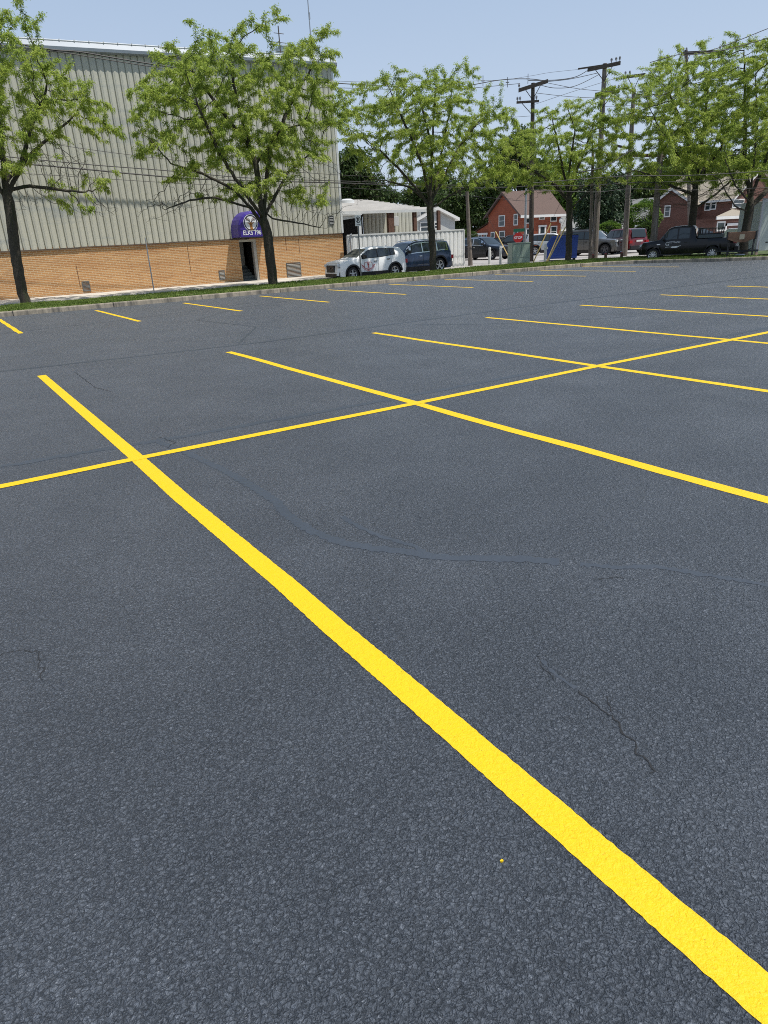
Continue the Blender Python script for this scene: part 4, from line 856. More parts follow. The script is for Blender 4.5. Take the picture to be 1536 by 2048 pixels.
# ------------------------------------------------------------------ vehicles (x forward, y left, z up)
def interp(P, x):
    if x <= P[0][0]: return P[0][1]
    for (a, va), (c, vc) in zip(P, P[1:]):
        if x <= c:
            t = (x-a)/(c-a); return va+(vc-va)*t
    return P[-1][1]
def wheel(root, x, y, r, wdt, side, spokes=5, rim=rimm, rr=.66):
    b = MB(); y0 = y-side*wdt; prof = [(r*.62, wdt*.1), (r*.66, wdt*.02), (r*.9, 0), (r*.98, wdt*.12), (r, wdt*.3), (r, wdt*.7), (r*.98, wdt*.9), (r*.9, wdt), (r*.5, wdt)]
    b.lathe([(q, (y-side*h)) for q, h in prof], 28, (x, 0, r), 'y'); t = b.build('wheel', rubber, root, smooth='angle')
    b = MB(); R0 = r*rr
    b.lathe([(R0, y-side*.0), (R0*.9, y-side*.012), (R0*.86, y-side*.07), (R0*.86, y-side*.12)], 28, (x, 0, r), 'y')
    for k in range(spokes):
        a = 2*math.pi*k/spokes+.3; ca, sa = math.cos(a), math.sin(a); w0, w1 = R0*(.16 if spokes < 7 else .09), R0*(.11 if spokes < 7 else .07)
        P = []
        for rr_, ww in ((R0*.15, w0), (R0*.92, w1)):
            for s_ in (-1, 1): P.append((x+ca*rr_-sa*ww*s_, r+sa*rr_+ca*ww*s_))
        yy = y-side*.018
        b.quad(*[(u, yy, v) for u, v in (P[0], P[1], P[3], P[2])]); b.quad((P[0][0], yy, P[0][1]), (P[2][0], yy, P[2][1]), (P[2][0], yy-side*.05, P[2][1]), (P[0][0], yy-side*.05, P[0][1])); b.quad((P[1][0], yy, P[1][1]), (P[3][0], yy, P[3][1]), (P[3][0], yy-side*.05, P[3][1]), (P[1][0], yy-side*.05, P[1][1]))
    b.lathe([(0, y-side*.008), (R0*.2, y-side*.01), (R0*.22, y-side*.06)], 16, (x, 0, r), 'y'); b.build('rim', rim, t, recalc=False)
    b = MB(); b.lathe([(0, y-side*.13), (R0*.9, y-side*.13)], 24, (x, 0, r), 'y'); b.build('brake_disc', rimd, t, recalc=False)
def vehicle(name, label, cat, loc, heading, L, W, top, belt, paint, wheels=(.19, .80), wr=.34, wins=((.33, .55), (.56, .76), (.77, .90)), cowl=(.27, .42), rearw=(.93, .985), sill=.24, spokes=5, rim=rimm, clad=True, glassm=glass, group=None, roofm_=None, sc=1., tl=True, grille_h=(.45, .85), rails=False, chromeline=False, belt_rise=0.):
    o = empty(name, loc, heading, label, cat, group); o.scale = (sc, sc, sc)
    hw = W/2; N = 72; xs = sorted(set([i/N for i in range(N+1)]+[w_+k*wr*1.18/L for w_ in wheels for k in (-1, 1)]+[.004, .012, .988, .996]))
    ra = wr*1.20
    def half(s):
        e = 1.; 
        if s < .13: e = 1-.27*(1-s/.13)**2
        if s > .92: e = 1-.16*((s-.92)/.08)**2
        return hw*e
    def zb(s):
        z = sill
        if s < .05: z = sill+.06*(1-s/.05)
        if s > .96: z = sill+.12*(s-.96)/.04
        for w_ in wheels:
            d = abs(s-w_)*L
            if d < ra: z = max(z, wr+math.sqrt(max(0, ra*ra-d*d)))
        return z
    def sect(s):
        h = half(s); T = interp(top, s); Bt = min(interp(belt, s), T-.03); b0 = zb(s); gh = T-Bt
        if gh > .10: wrf = h*(.80-.03*min(1, gh/.5)); 
        else: wrf = h*.93
        k = min(1, gh/.45)
        re = h*(.96)*(1-k)+h*.79*k
        zmid = max(b0+.01, sill+.28); zm2 = max(zmid+.01, (zmid+Bt)/2)
        pts = [(h*.95, b0), (h, min(max(b0+.015, zmid), Bt-.03)), (h*1.0, min(max(b0+.02, zm2), Bt-.015)), (h*.965, Bt), (re*1.0, T-.055*k-.012), (re*.93, T-.012*k), (re*.55, T+.012), (0, T+.02)]
        return pts, T, Bt, k
    X = lambda s: L/2-s*L
    rows = []
    for s in xs:
        p, *_ = sect(s); bulge = .0
        ex = 0
        row = [(X(s), -y, z) for y, z in p]+[(X(s), y, z) for y, z in reversed(p[:-1])]
        rows.append(row)
    # nose and tail: pull the lower part in so the ends are rounded
    def endshape(row, s, front):
        out = []
        zs = [q[2] for q in row]; z0, z1 = min(zs), max(zs)
        for (x, y, z) in row:
            t = (z-z0)/(z1-z0+1e-6); d = .10*(abs(y)/hw)**3+.07*max(0, t-.55)**1.2*2
            out.append((x-d if front else x+d, y, z))
        return out
    for i, s in enumerate(xs):
        if s < .03: rows[i] = endshape(rows[i], s, True)
        if s > .97: rows[i] = endshape(rows[i], s, False)
    b = MB(); b.grid(rows); m = len(rows[0]); nv = len(b.v); b.f.append(tuple(range(m))); b.f.append(tuple(reversed(range(nv-m, nv))))
    body = b.build('body', paint, o, smooth='angle')
    MB().box(X(.97), -hw*.80, sill-.02, X(.03), hw*.80, .72).build('underbody', dark, o)
    # side glass
    def side_patch(sa, sb, f0, f1, off, nm, m_, par=None, both=True, n=14):
        last = None
        for sd_ in (-1, 1):
            rws = []
            for k in range(n+1):
                s = sa+(sb-sa)*k/n; p, T, Bt, kk = sect(s); a, c = Vector((p[3][0], p[3][1])), Vector((p[4][0], p[4][1])); d = (c-a); nn = Vector((d.y, -d.x)).normalized() if d.length > 1e-6 else Vector((1, 0))
                q0 = a+d*f0+nn*off; q1 = a+d*f1+nn*off; rws.append([(X(s), sd_*q0.x, q0.y), (X(s), sd_*q1.x, q1.y)])
            b = MB(); b.grid(rws); last = b.build(nm, m_, par or o, recalc=False)
        return last
    side_patch(wins[0][0]-.012, wins[-1][1]+.012, .03, .97, .004, 'window_surround', dark if not chromeline else chrome)
    for a, c in wins: side_patch(a+.003, c-.003, .10, .90, .009, 'side_window', glassm)
    def top_patch(sa, sb, kw, off, nm, m_, n=8):
        rws = []
        for k in range(n+1):
            s = sa+(sb-sa)*k/n; p, T, *_ = sect(s); y1 = p[5][0]*kw; z1 = p[5][1]; T1 = interp(top, min(1, s+.01)); T0 = interp(top, max(0, s-.01)); sl = Vector((-(T1-T0), 0, .02*L)); sl = Vector(((T1-T0), 0, .02*L)).normalized()
            P = [(X(s), -y1, z1), (X(s), -y1*.5, T+.014), (X(s), 0, T+.02), (X(s), y1*.5, T+.014), (X(s), y1, z1)]
            rws.append([tuple(Vector(q)+sl*off) for q in P])
        b = MB(); b.grid(rws); return b.build(nm, m_, o, smooth=True, recalc=False)
    if cowl: top_patch(cowl[0]+.008, cowl[1]-.008, .97, .012, 'windshield', glassm)
    if rearw: top_patch(rearw[0], rearw[1], .9, .012, 'rear_window', glassm)
    # seams, handles, mirrors
    def seam(s, z0=None):
        for sd_ in (-1, 1):
            p, T, Bt, kk = sect(s); b = MB(); P = [(p[1][0]+.004, sill+.12), (p[2][0]+.004, p[2][1]), (p[3][0]+.004, p[3][1])]
            b.grid([[(X(s)-.006, sd_*y, z) for y, z in P], [(X(s)+.006, sd_*y, z) for y, z in P]]); b.build('door_seam', dark, body, recalc=False)
    for s in [wins[0][0]+.02]+[q[1]+.004 for q in wins[:2]]: seam(s)
    for a, c in wins[:2]:
        s = c-.035; p, T, Bt, kk = sect(s)
        for sd_ in (-1, 1): MB().box(X(s)-.09, min(sd_*p[2][0]*.995, sd_*(p[2][0]+.035)), Bt-.16, X(s)+.09, max(sd_*p[2][0]*.995, sd_*(p[2][0]+.035)), Bt-.12).build('door_handle', chrome if chromeline else dark, o, bevel=.008)
    s = wins[0][0]+.015; p, T, Bt, kk = sect(s)
    for sd_ in (-1, 1):
        y0 = sd_*p[3][0]; b = MB(); b.box(X(s)-.06, min(y0, y0+sd_*.24), Bt+.03, X(s)+.06, max(y0, y0+sd_*.24), Bt+.2); b.build('mirror', paint if not clad else dark, o, bevel=.035, smooth='angle')
    # cladding, arches
    if clad:
        for sd_ in (-1, 1):
            rws = []
            for s in [wheels[0]+ra/L*.98+(wheels[1]-wheels[0]-2*ra/L*.98)*k/8 for k in range(9)]:
                h = half(s)+.012; rws.append([(X(s), sd_*h*.95, sill-.06), (X(s), sd_*h, sill+.16)])
            b = MB(); b.grid(rws); b.build('sill_cladding', dark, o, recalc=False)
    for w_ in wheels:
        for sd_ in (-1, 1):
            rws = []
            for k in range(19):
                a = math.pi*k/18; x = X(w_)+math.cos(a)*ra; z = wr+math.sin(a)*ra; x2 = X(w_)+math.cos(a)*(ra+(.07 if clad else .025)); z2 = wr+math.sin(a)*(ra+(.07 if clad else .025))
                hh = half(w_)+.012; rws.append([(x, sd_*(hh-.10), z), (x, sd_*(hh+.006), z), (x2, sd_*hh, z2)])
            b = MB(); b.grid(rws); b.build('wheel_arch', dark if clad else paint, o, recalc=False)
            wheel(o, X(w_), sd_*(hw-.035), wr, .22, sd_, spokes, rim)
    # ends
    zf = interp(top, .02); g0, g1 = grille_h
    MB().box(X(.03), -hw*.44, g0, X(.0), hw*.44, g1-.06).build('grille', dark, o, bevel=.02)
    MB().box(X(.01), -hw*.40, (g0+g1)/2+.0, X(-.004), hw*.40, (g0+g1)/2+.035).build('grille_bar', chrome, o)
    MB().box(X(.03), -hw*.66, sill-.02, X(.003), hw*.66, g0-.06).build('lower_bumper', dark, o, bevel=.03)
    for sd_ in (-1, 1):
        y0, y1 = sorted((sd_*hw*.50, sd_*hw*.78)); MB().box(X(.065), y0, g1-.15, X(.010), y1, g1+.0).build('headlight', lampm, o, bevel=.03)
        y0, y1 = sorted((sd_*hw*.62, sd_*(hw*.93))); zt = min(interp(belt, .98), interp(top, .99))
        if tl: MB().box(X(1.0), y0, zt-.32, X(.966), y1-(.02 if sd_ > 0 else -.0), zt-.12).build('tail_light', redl, o, bevel=.02)
    MB().box(X(1.004), -hw*.8, sill+.05, X(.97), hw*.8, sill+.3).build('rear_bumper', dark, o, bevel=.02)
    MB().box(X(1.01), -.26, .80, X(.99), .26, .92).build('number_plate', bronze_sign, o)
    if rails:
        for sd_ in (-1, 1):
            P = [(X(s), sd_*sect(s)[0][4][0]*.93, interp(top, s)+.05) for s in (.44, .5, .6, .7, .8, .88)]; P = [(P[0][0], P[0][1], P[0][2]-.06)]+P+[(P[-1][0]-.05, P[-1][1], P[-1][2]-.06)]
            b = MB(); b.tube(P, .018, 6); b.build('roof_rail', chrome if chromeline else dark, o)
    return o, X, sect
SUVT = [(0, .66), (.015, .86), (.05, .96), (.24, 1.08), (.28, 1.12), (.42, 1.60), (.48, 1.67), (.62, 1.70), (.86, 1.66), (.93, 1.60), (.985, 1.08), (1, .95)]
SUVB = [(0, .62), (.03, .80), (.25, 1.03), (.6, 1.08), (.88, 1.16), (1, .98)]
CRST = [(0, .60), (.015, .80), (.05, .93), (.23, 1.04), (.27, 1.08), (.43, 1.50), (.50, 1.555), (.62, 1.57), (.84, 1.52), (.90, 1.47), (.975, 1.12), (1, .95)]
CRSB = [(0, .56), (.03, .78), (.25, 1.0), (.6, 1.04), (.80, 1.13), (1, 1.0)]
SEDT = [(0, .55), (.02, .72), (.25, .92), (.30, .95), (.44, 1.36), (.52, 1.43), (.66, 1.42), (.84, 1.08), (.97, 1.02), (1, .85)]
SEDB = [(0, .5), (.03, .70), (.3, .90), (.85, .98), (1, .85)]
ZP = -.135
# the two cars before the fence face left (-x)
ca = yp(681, 553, 25.2); cb_ = yp(816, 543, 25.2); Lc = cb_.x-ca.x; print('white L', Lc)
o, X, sect = vehicle('parked_car', 'white crossover with black arches and red door emblem parked facing left by the brick corner', 'car', (ca.x+Lc/2, 26.1, ZP), math.pi, 4.3, 1.76, CRST, CRSB, white_p, wheels=(.20, .80), wr=.335, wins=((.34, .55), (.56, .74), (.745, .80)), cowl=(.27, .43), rearw=(.91, .97), sc=1.0)
# the red emblem on the near door is faced towards the lot: local +y side because it is turned round
em = MB(); yb_ = .892
def emt(P, r=.013): em.tube([(-.02+x, yb_, .66+z) for x, z in P], r*.55, 4)
def arc(cx, cz, rx, rz, a0, a1, n=10): return [(cx+rx*math.cos(R_(a0+(a1-a0)*k/n)), cz+rz*math.sin(R_(a0+(a1-a0)*k/n))) for k in range(n+1)]
emt(arc(-.13, .04, .12, .17, -60, 200)); emt(arc(.13, .04, .12, .17, -20, 240)); emt(arc(0, .04, .05, .22, 0, 180)); emt(arc(0, .22, .38, .36, 205, 335), .026); emt(arc(0, .12, .38, .33, 215, 325), .016)
emt([(-.42, .10), (-.33, .02), (-.36, -.06)], .02); emt([(.42, .10), (.33, .02), (.36, -.06)], .02); emt([(0, -.18), (0, .2)], .012); emt([(-.06, -.14), (0, -.22), (.06, -.14)], .02)
em.build('door_emblem', redp, o, recalc=False).location = (.40, 0, 0)
# roof fin
MB().prism([(-1.35, 1.54), (-1.2, 1.54), (-1.33, 1.62)], 'y', -.02, .02).build('roof_fin', white_p, o)
cb_ = yp(909, 536, 26.2)
o, X, sect = vehicle('parked_car', 'dark blue SUV facing left behind the white crossover and in front of the fence', 'car', (cb_.x-2.45, 27.2, ZP), math.pi, 4.8, 1.92, SUVT, SUVB, blue_p, wheels=(.19, .79), wr=.385, wins=((.335, .55), (.56, .75), (.765, .90)), cowl=(.28, .42), rearw=(.935, .975), rim=rimm, spokes=5, rails=True, chromeline=True, sc=1.03)
# back lot, noses towards the lot (-y)
def parked(px, py, hd, L, W, T, Bq, pt, lb, back=1.2, **k):
    g = gp(px, py, ZP+.05); d = Vector((g.x-CAM[0], g.y-CAM[1], 0)).normalized(); g = g+d*back
    return vehicle('parked_car', lb, 'car', (g.x, g.y, -.085), hd, L, W, T, Bq, pt, **k)
H = -math.pi/2
parked(915, 519, H+.1, 4.4, 1.8, CRST, CRSB, white_p, 'white car nose showing between the fence end and the short grey pole', back=3.2)
parked(966, 521, H+.18, 4.95, 1.98, SUVT, SUVB, navy_p, 'dark blue SUV with chrome barred nose behind the two white bollards', back=2.2, rails=False, chromeline=True, wr=.38, grille_h=(.55, .98))
parked(1020, 507, 2.5, 4.7, 1.85, SUVT, SUVB, black_p, 'black SUV in the shade behind the green transformer', back=1.2)
parked(1002, 499, H+.4, 4.5, 1.8, SEDT, SEDB, black_p, 'low dark sedan far back between the navy SUV and the black SUV', back=2)
parked(1104, 510, H+.75, 4.7, 1.88, SUVT, SUVB, silver_p, 'silver white SUV behind the yellow guy guards and blue container', back=1.5, wr=.37)
parked(1181, 512, H+.35, 4.5, 1.92, [(0, .7), (.015, .95), (.05, 1.05), (.26, 1.13), (.30, 1.17), (.40, 1.66), (.46, 1.76), (.6, 1.80), (.9, 1.78), (.96, 1.72), (.985, 1.15), (1, 1.0)], [(0, .66), (.03, .9), (.25, 1.08), (.9, 1.14), (1, 1.0)], grey_p, 'bronze grey SUV with boxy nose between the two tall timber poles', back=2.0, wr=.39, rim=rimd, grille_h=(.62, 1.02), rails=True)
parked(1240, 508, math.pi/2-.28, 4.5, 1.84, [(0, .68), (.015, .92), (.05, 1.0), (.24, 1.08), (.28, 1.12), (.38, 1.62), (.44, 1.72), (.6, 1.75), (.9, 1.72), (.95, 1.66), (.985, 1.1), (1, .95)], SUVB, red_p, 'dark red boxy SUV seen from the rear left of the black truck', back=2.4, wr=.36, wins=((.33, .53), (.54, .73), (.75, .91)), rails=False)
parked(1200, 500, H+.3, 4.7, 1.88, SUVT, SUVB, silver_p, 'pale blue silver SUV whose roof shows above the bronze and red SUVs', back=3.0)
parked(1385, 487, math.pi, 4.4, 1.85, SEDT, SEDB, navy_p, 'dark car roof far beyond the bed of the black truck', back=2)

# black pickup, facing +y (left in the picture)

TT = [(0, .92), (.012, 1.12), (.04, 1.22), (.19, 1.33), (.22, 1.36), (.31, 2.04), (.36, 2.15), (.45, 2.18), (.555, 2.14), (.575, 2.06), (.59, 1.36), (.62, 1.36), (.99, 1.36), (1, 1.30)]
TB = [(0, .86), (.03, 1.10), (.22, 1.29), (.56, 1.32), (.6, 1.33), (1, 1.31)]
fpt = dp(1273, 512, 41.0); rpt = dp(1470, 505, 40.5)
hd = math.atan2(fpt.y-rpt.y, fpt.x-rpt.x); Lt = 6.2
ctr = Vector((fpt.x, fpt.y, 0))-Vector((math.cos(hd), math.sin(hd), 0))*((fpt.xy-rpt.xy).length/2)
nrm = Vector((math.sin(hd), -math.cos(hd), 0)); 
if nrm.dot(Vector((CAM[0], CAM[1], 0))-ctr) > 0: nrm = -nrm
ctr += nrm*1.0
o, X, sect = vehicle('pickup_truck', 'lifted black pickup truck with white door lettering parked behind the verge trees', 'truck', (ctr.x, ctr.y, -.06), hd, Lt, 2.03, TT, TB, black_p, wheels=(.165, .775), wr=.43, wins=((.255, .405), (.415, .53)), cowl=(.225, .335), rearw=(.577, .588), sill=.48, spokes=10, clad=False, grille_h=(.75, 1.12), sc=(fpt.xy-rpt.xy).length/Lt, tl=True)
o.scale = (o.scale[0], o.scale[0], o.scale[0]*1.04)
near = 1 if (Matrix.Rotation(hd, 3, 'Z') @ Vector((0, 1, 0))).dot(Vector((CAM[0], CAM[1], 0))-ctr) > 0 else -1
def truck_txt(s, size, x, z, bold=.0):
    b = text_mb(s, size, .001, bold); tr(b, lambda p: Vector((x-near*p.x, near*1.036, z+p.y)) if near > 0 else Vector((x+p.x, -1.036, z+p.y))); return b
t1 = truck_txt('G', .36, X(.31), .98, .008).build('door_lettering', whitep, o, recalc=False)
truck_txt('ROMAN3', .17, X(.385), 1.14, .004).build('door_lettering', whitep, o, recalc=False)
b = MB(); y = near*1.034
b.prism([(X(.34)+near*0-.05, .86), (X(.40), .84), (X(.44), .93), (X(.36), .94)], 'y', min(y, y+.004*near), max(y, y+.004*near)); b.tube([(X(.29), y, .90), (X(.36), y, .92), (X(.45), y, .97)], .012, 4); b.build('door_swoosh', whitep, o, recalc=False)
MB().box(X(.235), min(near*1.02, near*1.035), 1.06, X(.20), max(near*1.02, near*1.035), 1.12).build('fender_badge', chrome, o)
MB().box(X(.56), -.98, .40, X(.22), .98, .47).build('running_board', dark, o)
# headache rack and bed box
b = MB(); xr = X(.605)
for y in [-.85+.2125*k for k in range(9)]: b.tube([(xr, y, 1.36), (xr-.06, y, 1.98)], .018, 5)
b.tube([(xr-.06, -.9, 1.98), (xr-.06, .9, 1.98)], .03, 6); b.tube([(xr, -.9, 1.4), (xr, .9, 1.4)], .03, 6)
for s_ in (-1, 1):
    for y in [.95*s_]:
        for k in range(7): b.tube([(xr-.1-k*.21, y, 1.58), (xr-.12-k*.2, y, 1.93)], .02, 5)
        b.tube([(xr, y, 1.95), (xr-1.45, y, 1.93)], .025, 5); b.tube([(xr, y, 1.60), (xr-1.5, y, 1.60)], .03, 5); b.tube([(xr-1.4, y, 1.36), (xr-1.5, y, 2.0)], .035, 5)
b.build('headache_rack', dark, o)
MB().box(xr-1.55, -.98, 1.37, xr-.08, .98, 1.585).build('tool_box', mat('black tread plate', (.06, .075, .08), rough=.35, metal=.7, var=.15, vs_=12), o, bevel=.01)
MB().box(X(1.02), -.95, .55, X(.985), .95, .78).build('step_bumper', dark, o)
# salt spreader on the hitch
sp_ = Vector((ctr.x, ctr.y, 0))-Vector((math.cos(hd), math.sin(hd), 0))*(Lt*.5*o.scale[0]+.95)-nrm*.35
D = 40.; a = dp(1483, 480, D)
spn = empty('salt_spreader', (a.x, a.y, -.05), hd, 'rusty brown hopper spreader on a metal frame behind the black truck', 'spreader')
zt = dp(1478, 464, D).z+.05; zm = dp(1478, 479, D).z+.05
b = MB(); b.prism([(-.62, zt), (.62, zt), (.62, zt-.30), (.18, zm-.12), (-.18, zm-.12), (-.62, zt-.30)], 'y', -.55, .55); b.build('hopper', rust, spn)
b = MB()
for s_ in (-1, 1):
    b.box(min(.60*s_, .66*s_), -.6, zt-.35, max(.60*s_, .66*s_), .6, zt+.03); b.tube([(.55*s_, -.5, .1), (.55*s_, -.5, zt-.3)], .03, 5); b.tube([(.55*s_, .5, .1), (.55*s_, .5, zt-.3)], .03, 5); b.tube([(.55*s_, -.5, .55), (-.1*s_, -.5, .25)], .02, 5)
b.tube([(-.8, -.5, .42), (1.2, -.5, .42)], .035, 6); b.tube([(-.8, .5, .42), (.8, .5, .42)], .035, 6); b.build('spreader_frame', dark, spn)
b = MB(); b.lathe([(0, .3), (.24, .28), (.26, .24), (0, .24)], 16); b.build('spinner_disc', steel, spn); b = MB().box(-.16, -.565, zt-.33, .02, -.551, zt-.12); b2 = MB().box(-.14, .551, zt-.33, .08, .568, zt-.10); b2.build('hopper_decal', mat('faded cream decal', (.5, .42, .3), rough=.8), spn)
# white tarp / far van seen over the bed
q = dp(1438, 470, 52); vb = empty('white_truck_bed', (q.x, q.y, -.08), hd, 'bright white flat vehicle part seen over the bed of the black truck', 'vehicle')
zq = dp(1438, 459, 52).z+.08
b = MB(); b.prism([(-1.6, zq-.45), (1.5, zq-.5), (1.5, zq-.3), (-.3, zq-.22), (-.5, zq+.02), (-1.4, zq+.02), (-1.6, zq-.2)], 'y', -.9, .9); b.build('vehicle_body', white_p, vb, bevel=.03); MB().box(-1.5, -.8, .3, 1.4, .8, zq-.5).build('chassis', dark, vb)
for s_ in (-1, 1):
    wheel(vb, -1.0, s_*.85, .34, .2, s_); wheel(vb, 1.0, s_*.85, .34, .2, s_)
# off white box body at the right edge
D = 45; a = dp(1513, 497, D); zt = dp(1516, 397, D).z
bt = empty('box_trailer', (a.x, a.y, -.08), math.atan2(-_r0[0]*-1, 1)*0+math.atan2(_r0[1], _r0[0]), 'tall off white box trailer body cut off by the right edge of the photo', 'trailer')
MB().box(.0, 0, .25, 6.2, 2.4, zt+.08-.15).build('box_body', boxw, bt, bevel=.03)
b = MB(); b.box(-.03, -.03, .2, .07, .07, zt+.08); b.box(-.03, -.035, zt-.12, 6.25, .02, zt+.05); b.build('corner_rail', steel, bt)
MB().box(-.02, -.02, .0, .10, .10, .75).build('landing_leg', mat('tan leg', (.35, .27, .2), rough=.8, var=.2), bt)
for x, z in ((.45, .65), (.55, 1.05), (1.0, .28)): MB().box(x, -.02, z, x+.18, -.001, z+.06).build('marker_slot', dark, bt)
wheel(bt, 3.6, .05, .45, .25, -1); wheel(bt, 4.6, .05, .45, .25, -1)

# ------------------------------------------------------------------ trees
def grow(start, blobs_xyz, seeds, step=.20, kill=.34, n_attr=1200, seed=1, iters=150):
    """space colonisation: branch nodes reach for points spread through the crown"""
    rg = np.random.RandomState(seed)
    A = np.array(blobs_xyz); nodes = [np.array(p) for p in seeds[0]]; par = list(seeds[1])
    N = np.array(nodes); near = np.zeros(len(A), int); nd = np.full(len(A), 1e9); alive = np.ones(len(A), bool)
    def upd(new, off):
        nonlocal near, nd
        d = np.sqrt(((A[:, None, :]-new[None, :, :])**2).sum(-1)); j = d.argmin(1); dd = d[np.arange(len(A)), j]; m = dd < nd; near[m] = j[m]+off; nd[m] = dd[m]
    upd(N, 0)
    for it in range(iters):
        alive &= nd > kill
        if not alive.any(): break
        idx = near[alive]; V = A[alive]-N[idx]; V /= np.linalg.norm(V, axis=1)[:, None]+1e-9
        S_ = np.zeros((len(N), 3)); np.add.at(S_, idx, V); u = np.unique(idx); dirs = S_[u]; ln = np.linalg.norm(dirs, axis=1); ok = ln > .05; u = u[ok]; dirs = dirs[ok]/ln[ok][:, None]
        dirs += rg.normal(0, .22, dirs.shape); dirs /= np.linalg.norm(dirs, axis=1)[:, None]
        new = N[u]+dirs*step
        if not len(new): break
        off = len(N); N = np.vstack([N, new]); par += list(u); upd(new, off)
    return N, np.array(par)
def tree_mesh(N, par, r0, rtip=.006, trunk_n=0, minr=.006):
    n = len(N); ch = [[] for _ in range(n)]
    for i in range(1, n): ch[par[i]].append(i)
    tips = np.zeros(n); order = list(range(n))
    for i in reversed(order):
        if not ch[i]: tips[i] = 1
        if i > 0: tips[par[i]] += tips[i]
    ex = math.log(r0/rtip)/math.log(max(2, tips[0])); rad = rtip*tips**ex
    return ch, tips, np.maximum(rad, minr)
def branch_tubes(N, par, ch, tips, rad):
    b = MB(); st = [(0, None)]
    while st:
        i, p = st.pop(); path = [i] if p is None else [p, i]; k = i
        while ch[k]:
            c = sorted(ch[k], key=lambda q: -tips[q])
            for q in c[1:]: st.append((q, k))
            k = c[0]; path.append(k)
        if len(path) < 2: continue
        rs = [rad[q] for q in path]
        if p is not None: rs[0] = rs[1]*1.05
        b.tube([N[q] for q in path], rs, 10 if rs[0] > .06 else (6 if rs[0] > .02 else 3), cap=False)
    return b
def leaves_mesh(name, P, Dv, m, parent, L0, L1, W, droop, seed, bend=True):
    rg = np.random.RandomState(seed); n = len(P); P = np.array(P); D = np.array(Dv)
    D = D+rg.normal(0, .65, D.shape); D /= np.linalg.norm(D, axis=1)[:, None]+1e-9
    L_ = rg.uniform(L0, L1, (n, 1)); side = np.cross(D, rg.normal(0, 1, (n, 3))*np.array([.35, .35, 1])+np.array([0, 0, .6])); side /= np.linalg.norm(side, axis=1)[:, None]+1e-9
    Wd = W*rg.uniform(.7, 1.3, (n, 1)); mid = P+D*L_*.5; tip = P+D*L_; tip[:, 2] -= (L_[:, 0]*droop); mid[:, 2] -= L_[:, 0]*droop*.2
    V = np.stack([P, mid+side*Wd, tip, mid-side*Wd], 1).reshape(-1, 3)
    me = bpy.data.meshes.new(name); me.vertices.add(4*n); me.vertices.foreach_set('co', V.ravel()); me.loops.add(4*n); me.polygons.add(n)
    me.loops.foreach_set('vertex_index', np.arange(4*n)); me.polygons.foreach_set('loop_start', np.arange(n)*4); me.update(calc_edges=True); me.validate(); me.materials.append(m)
    o = bpy.data.objects.new(name, me); C.objects.link(o); o.parent = parent; return o
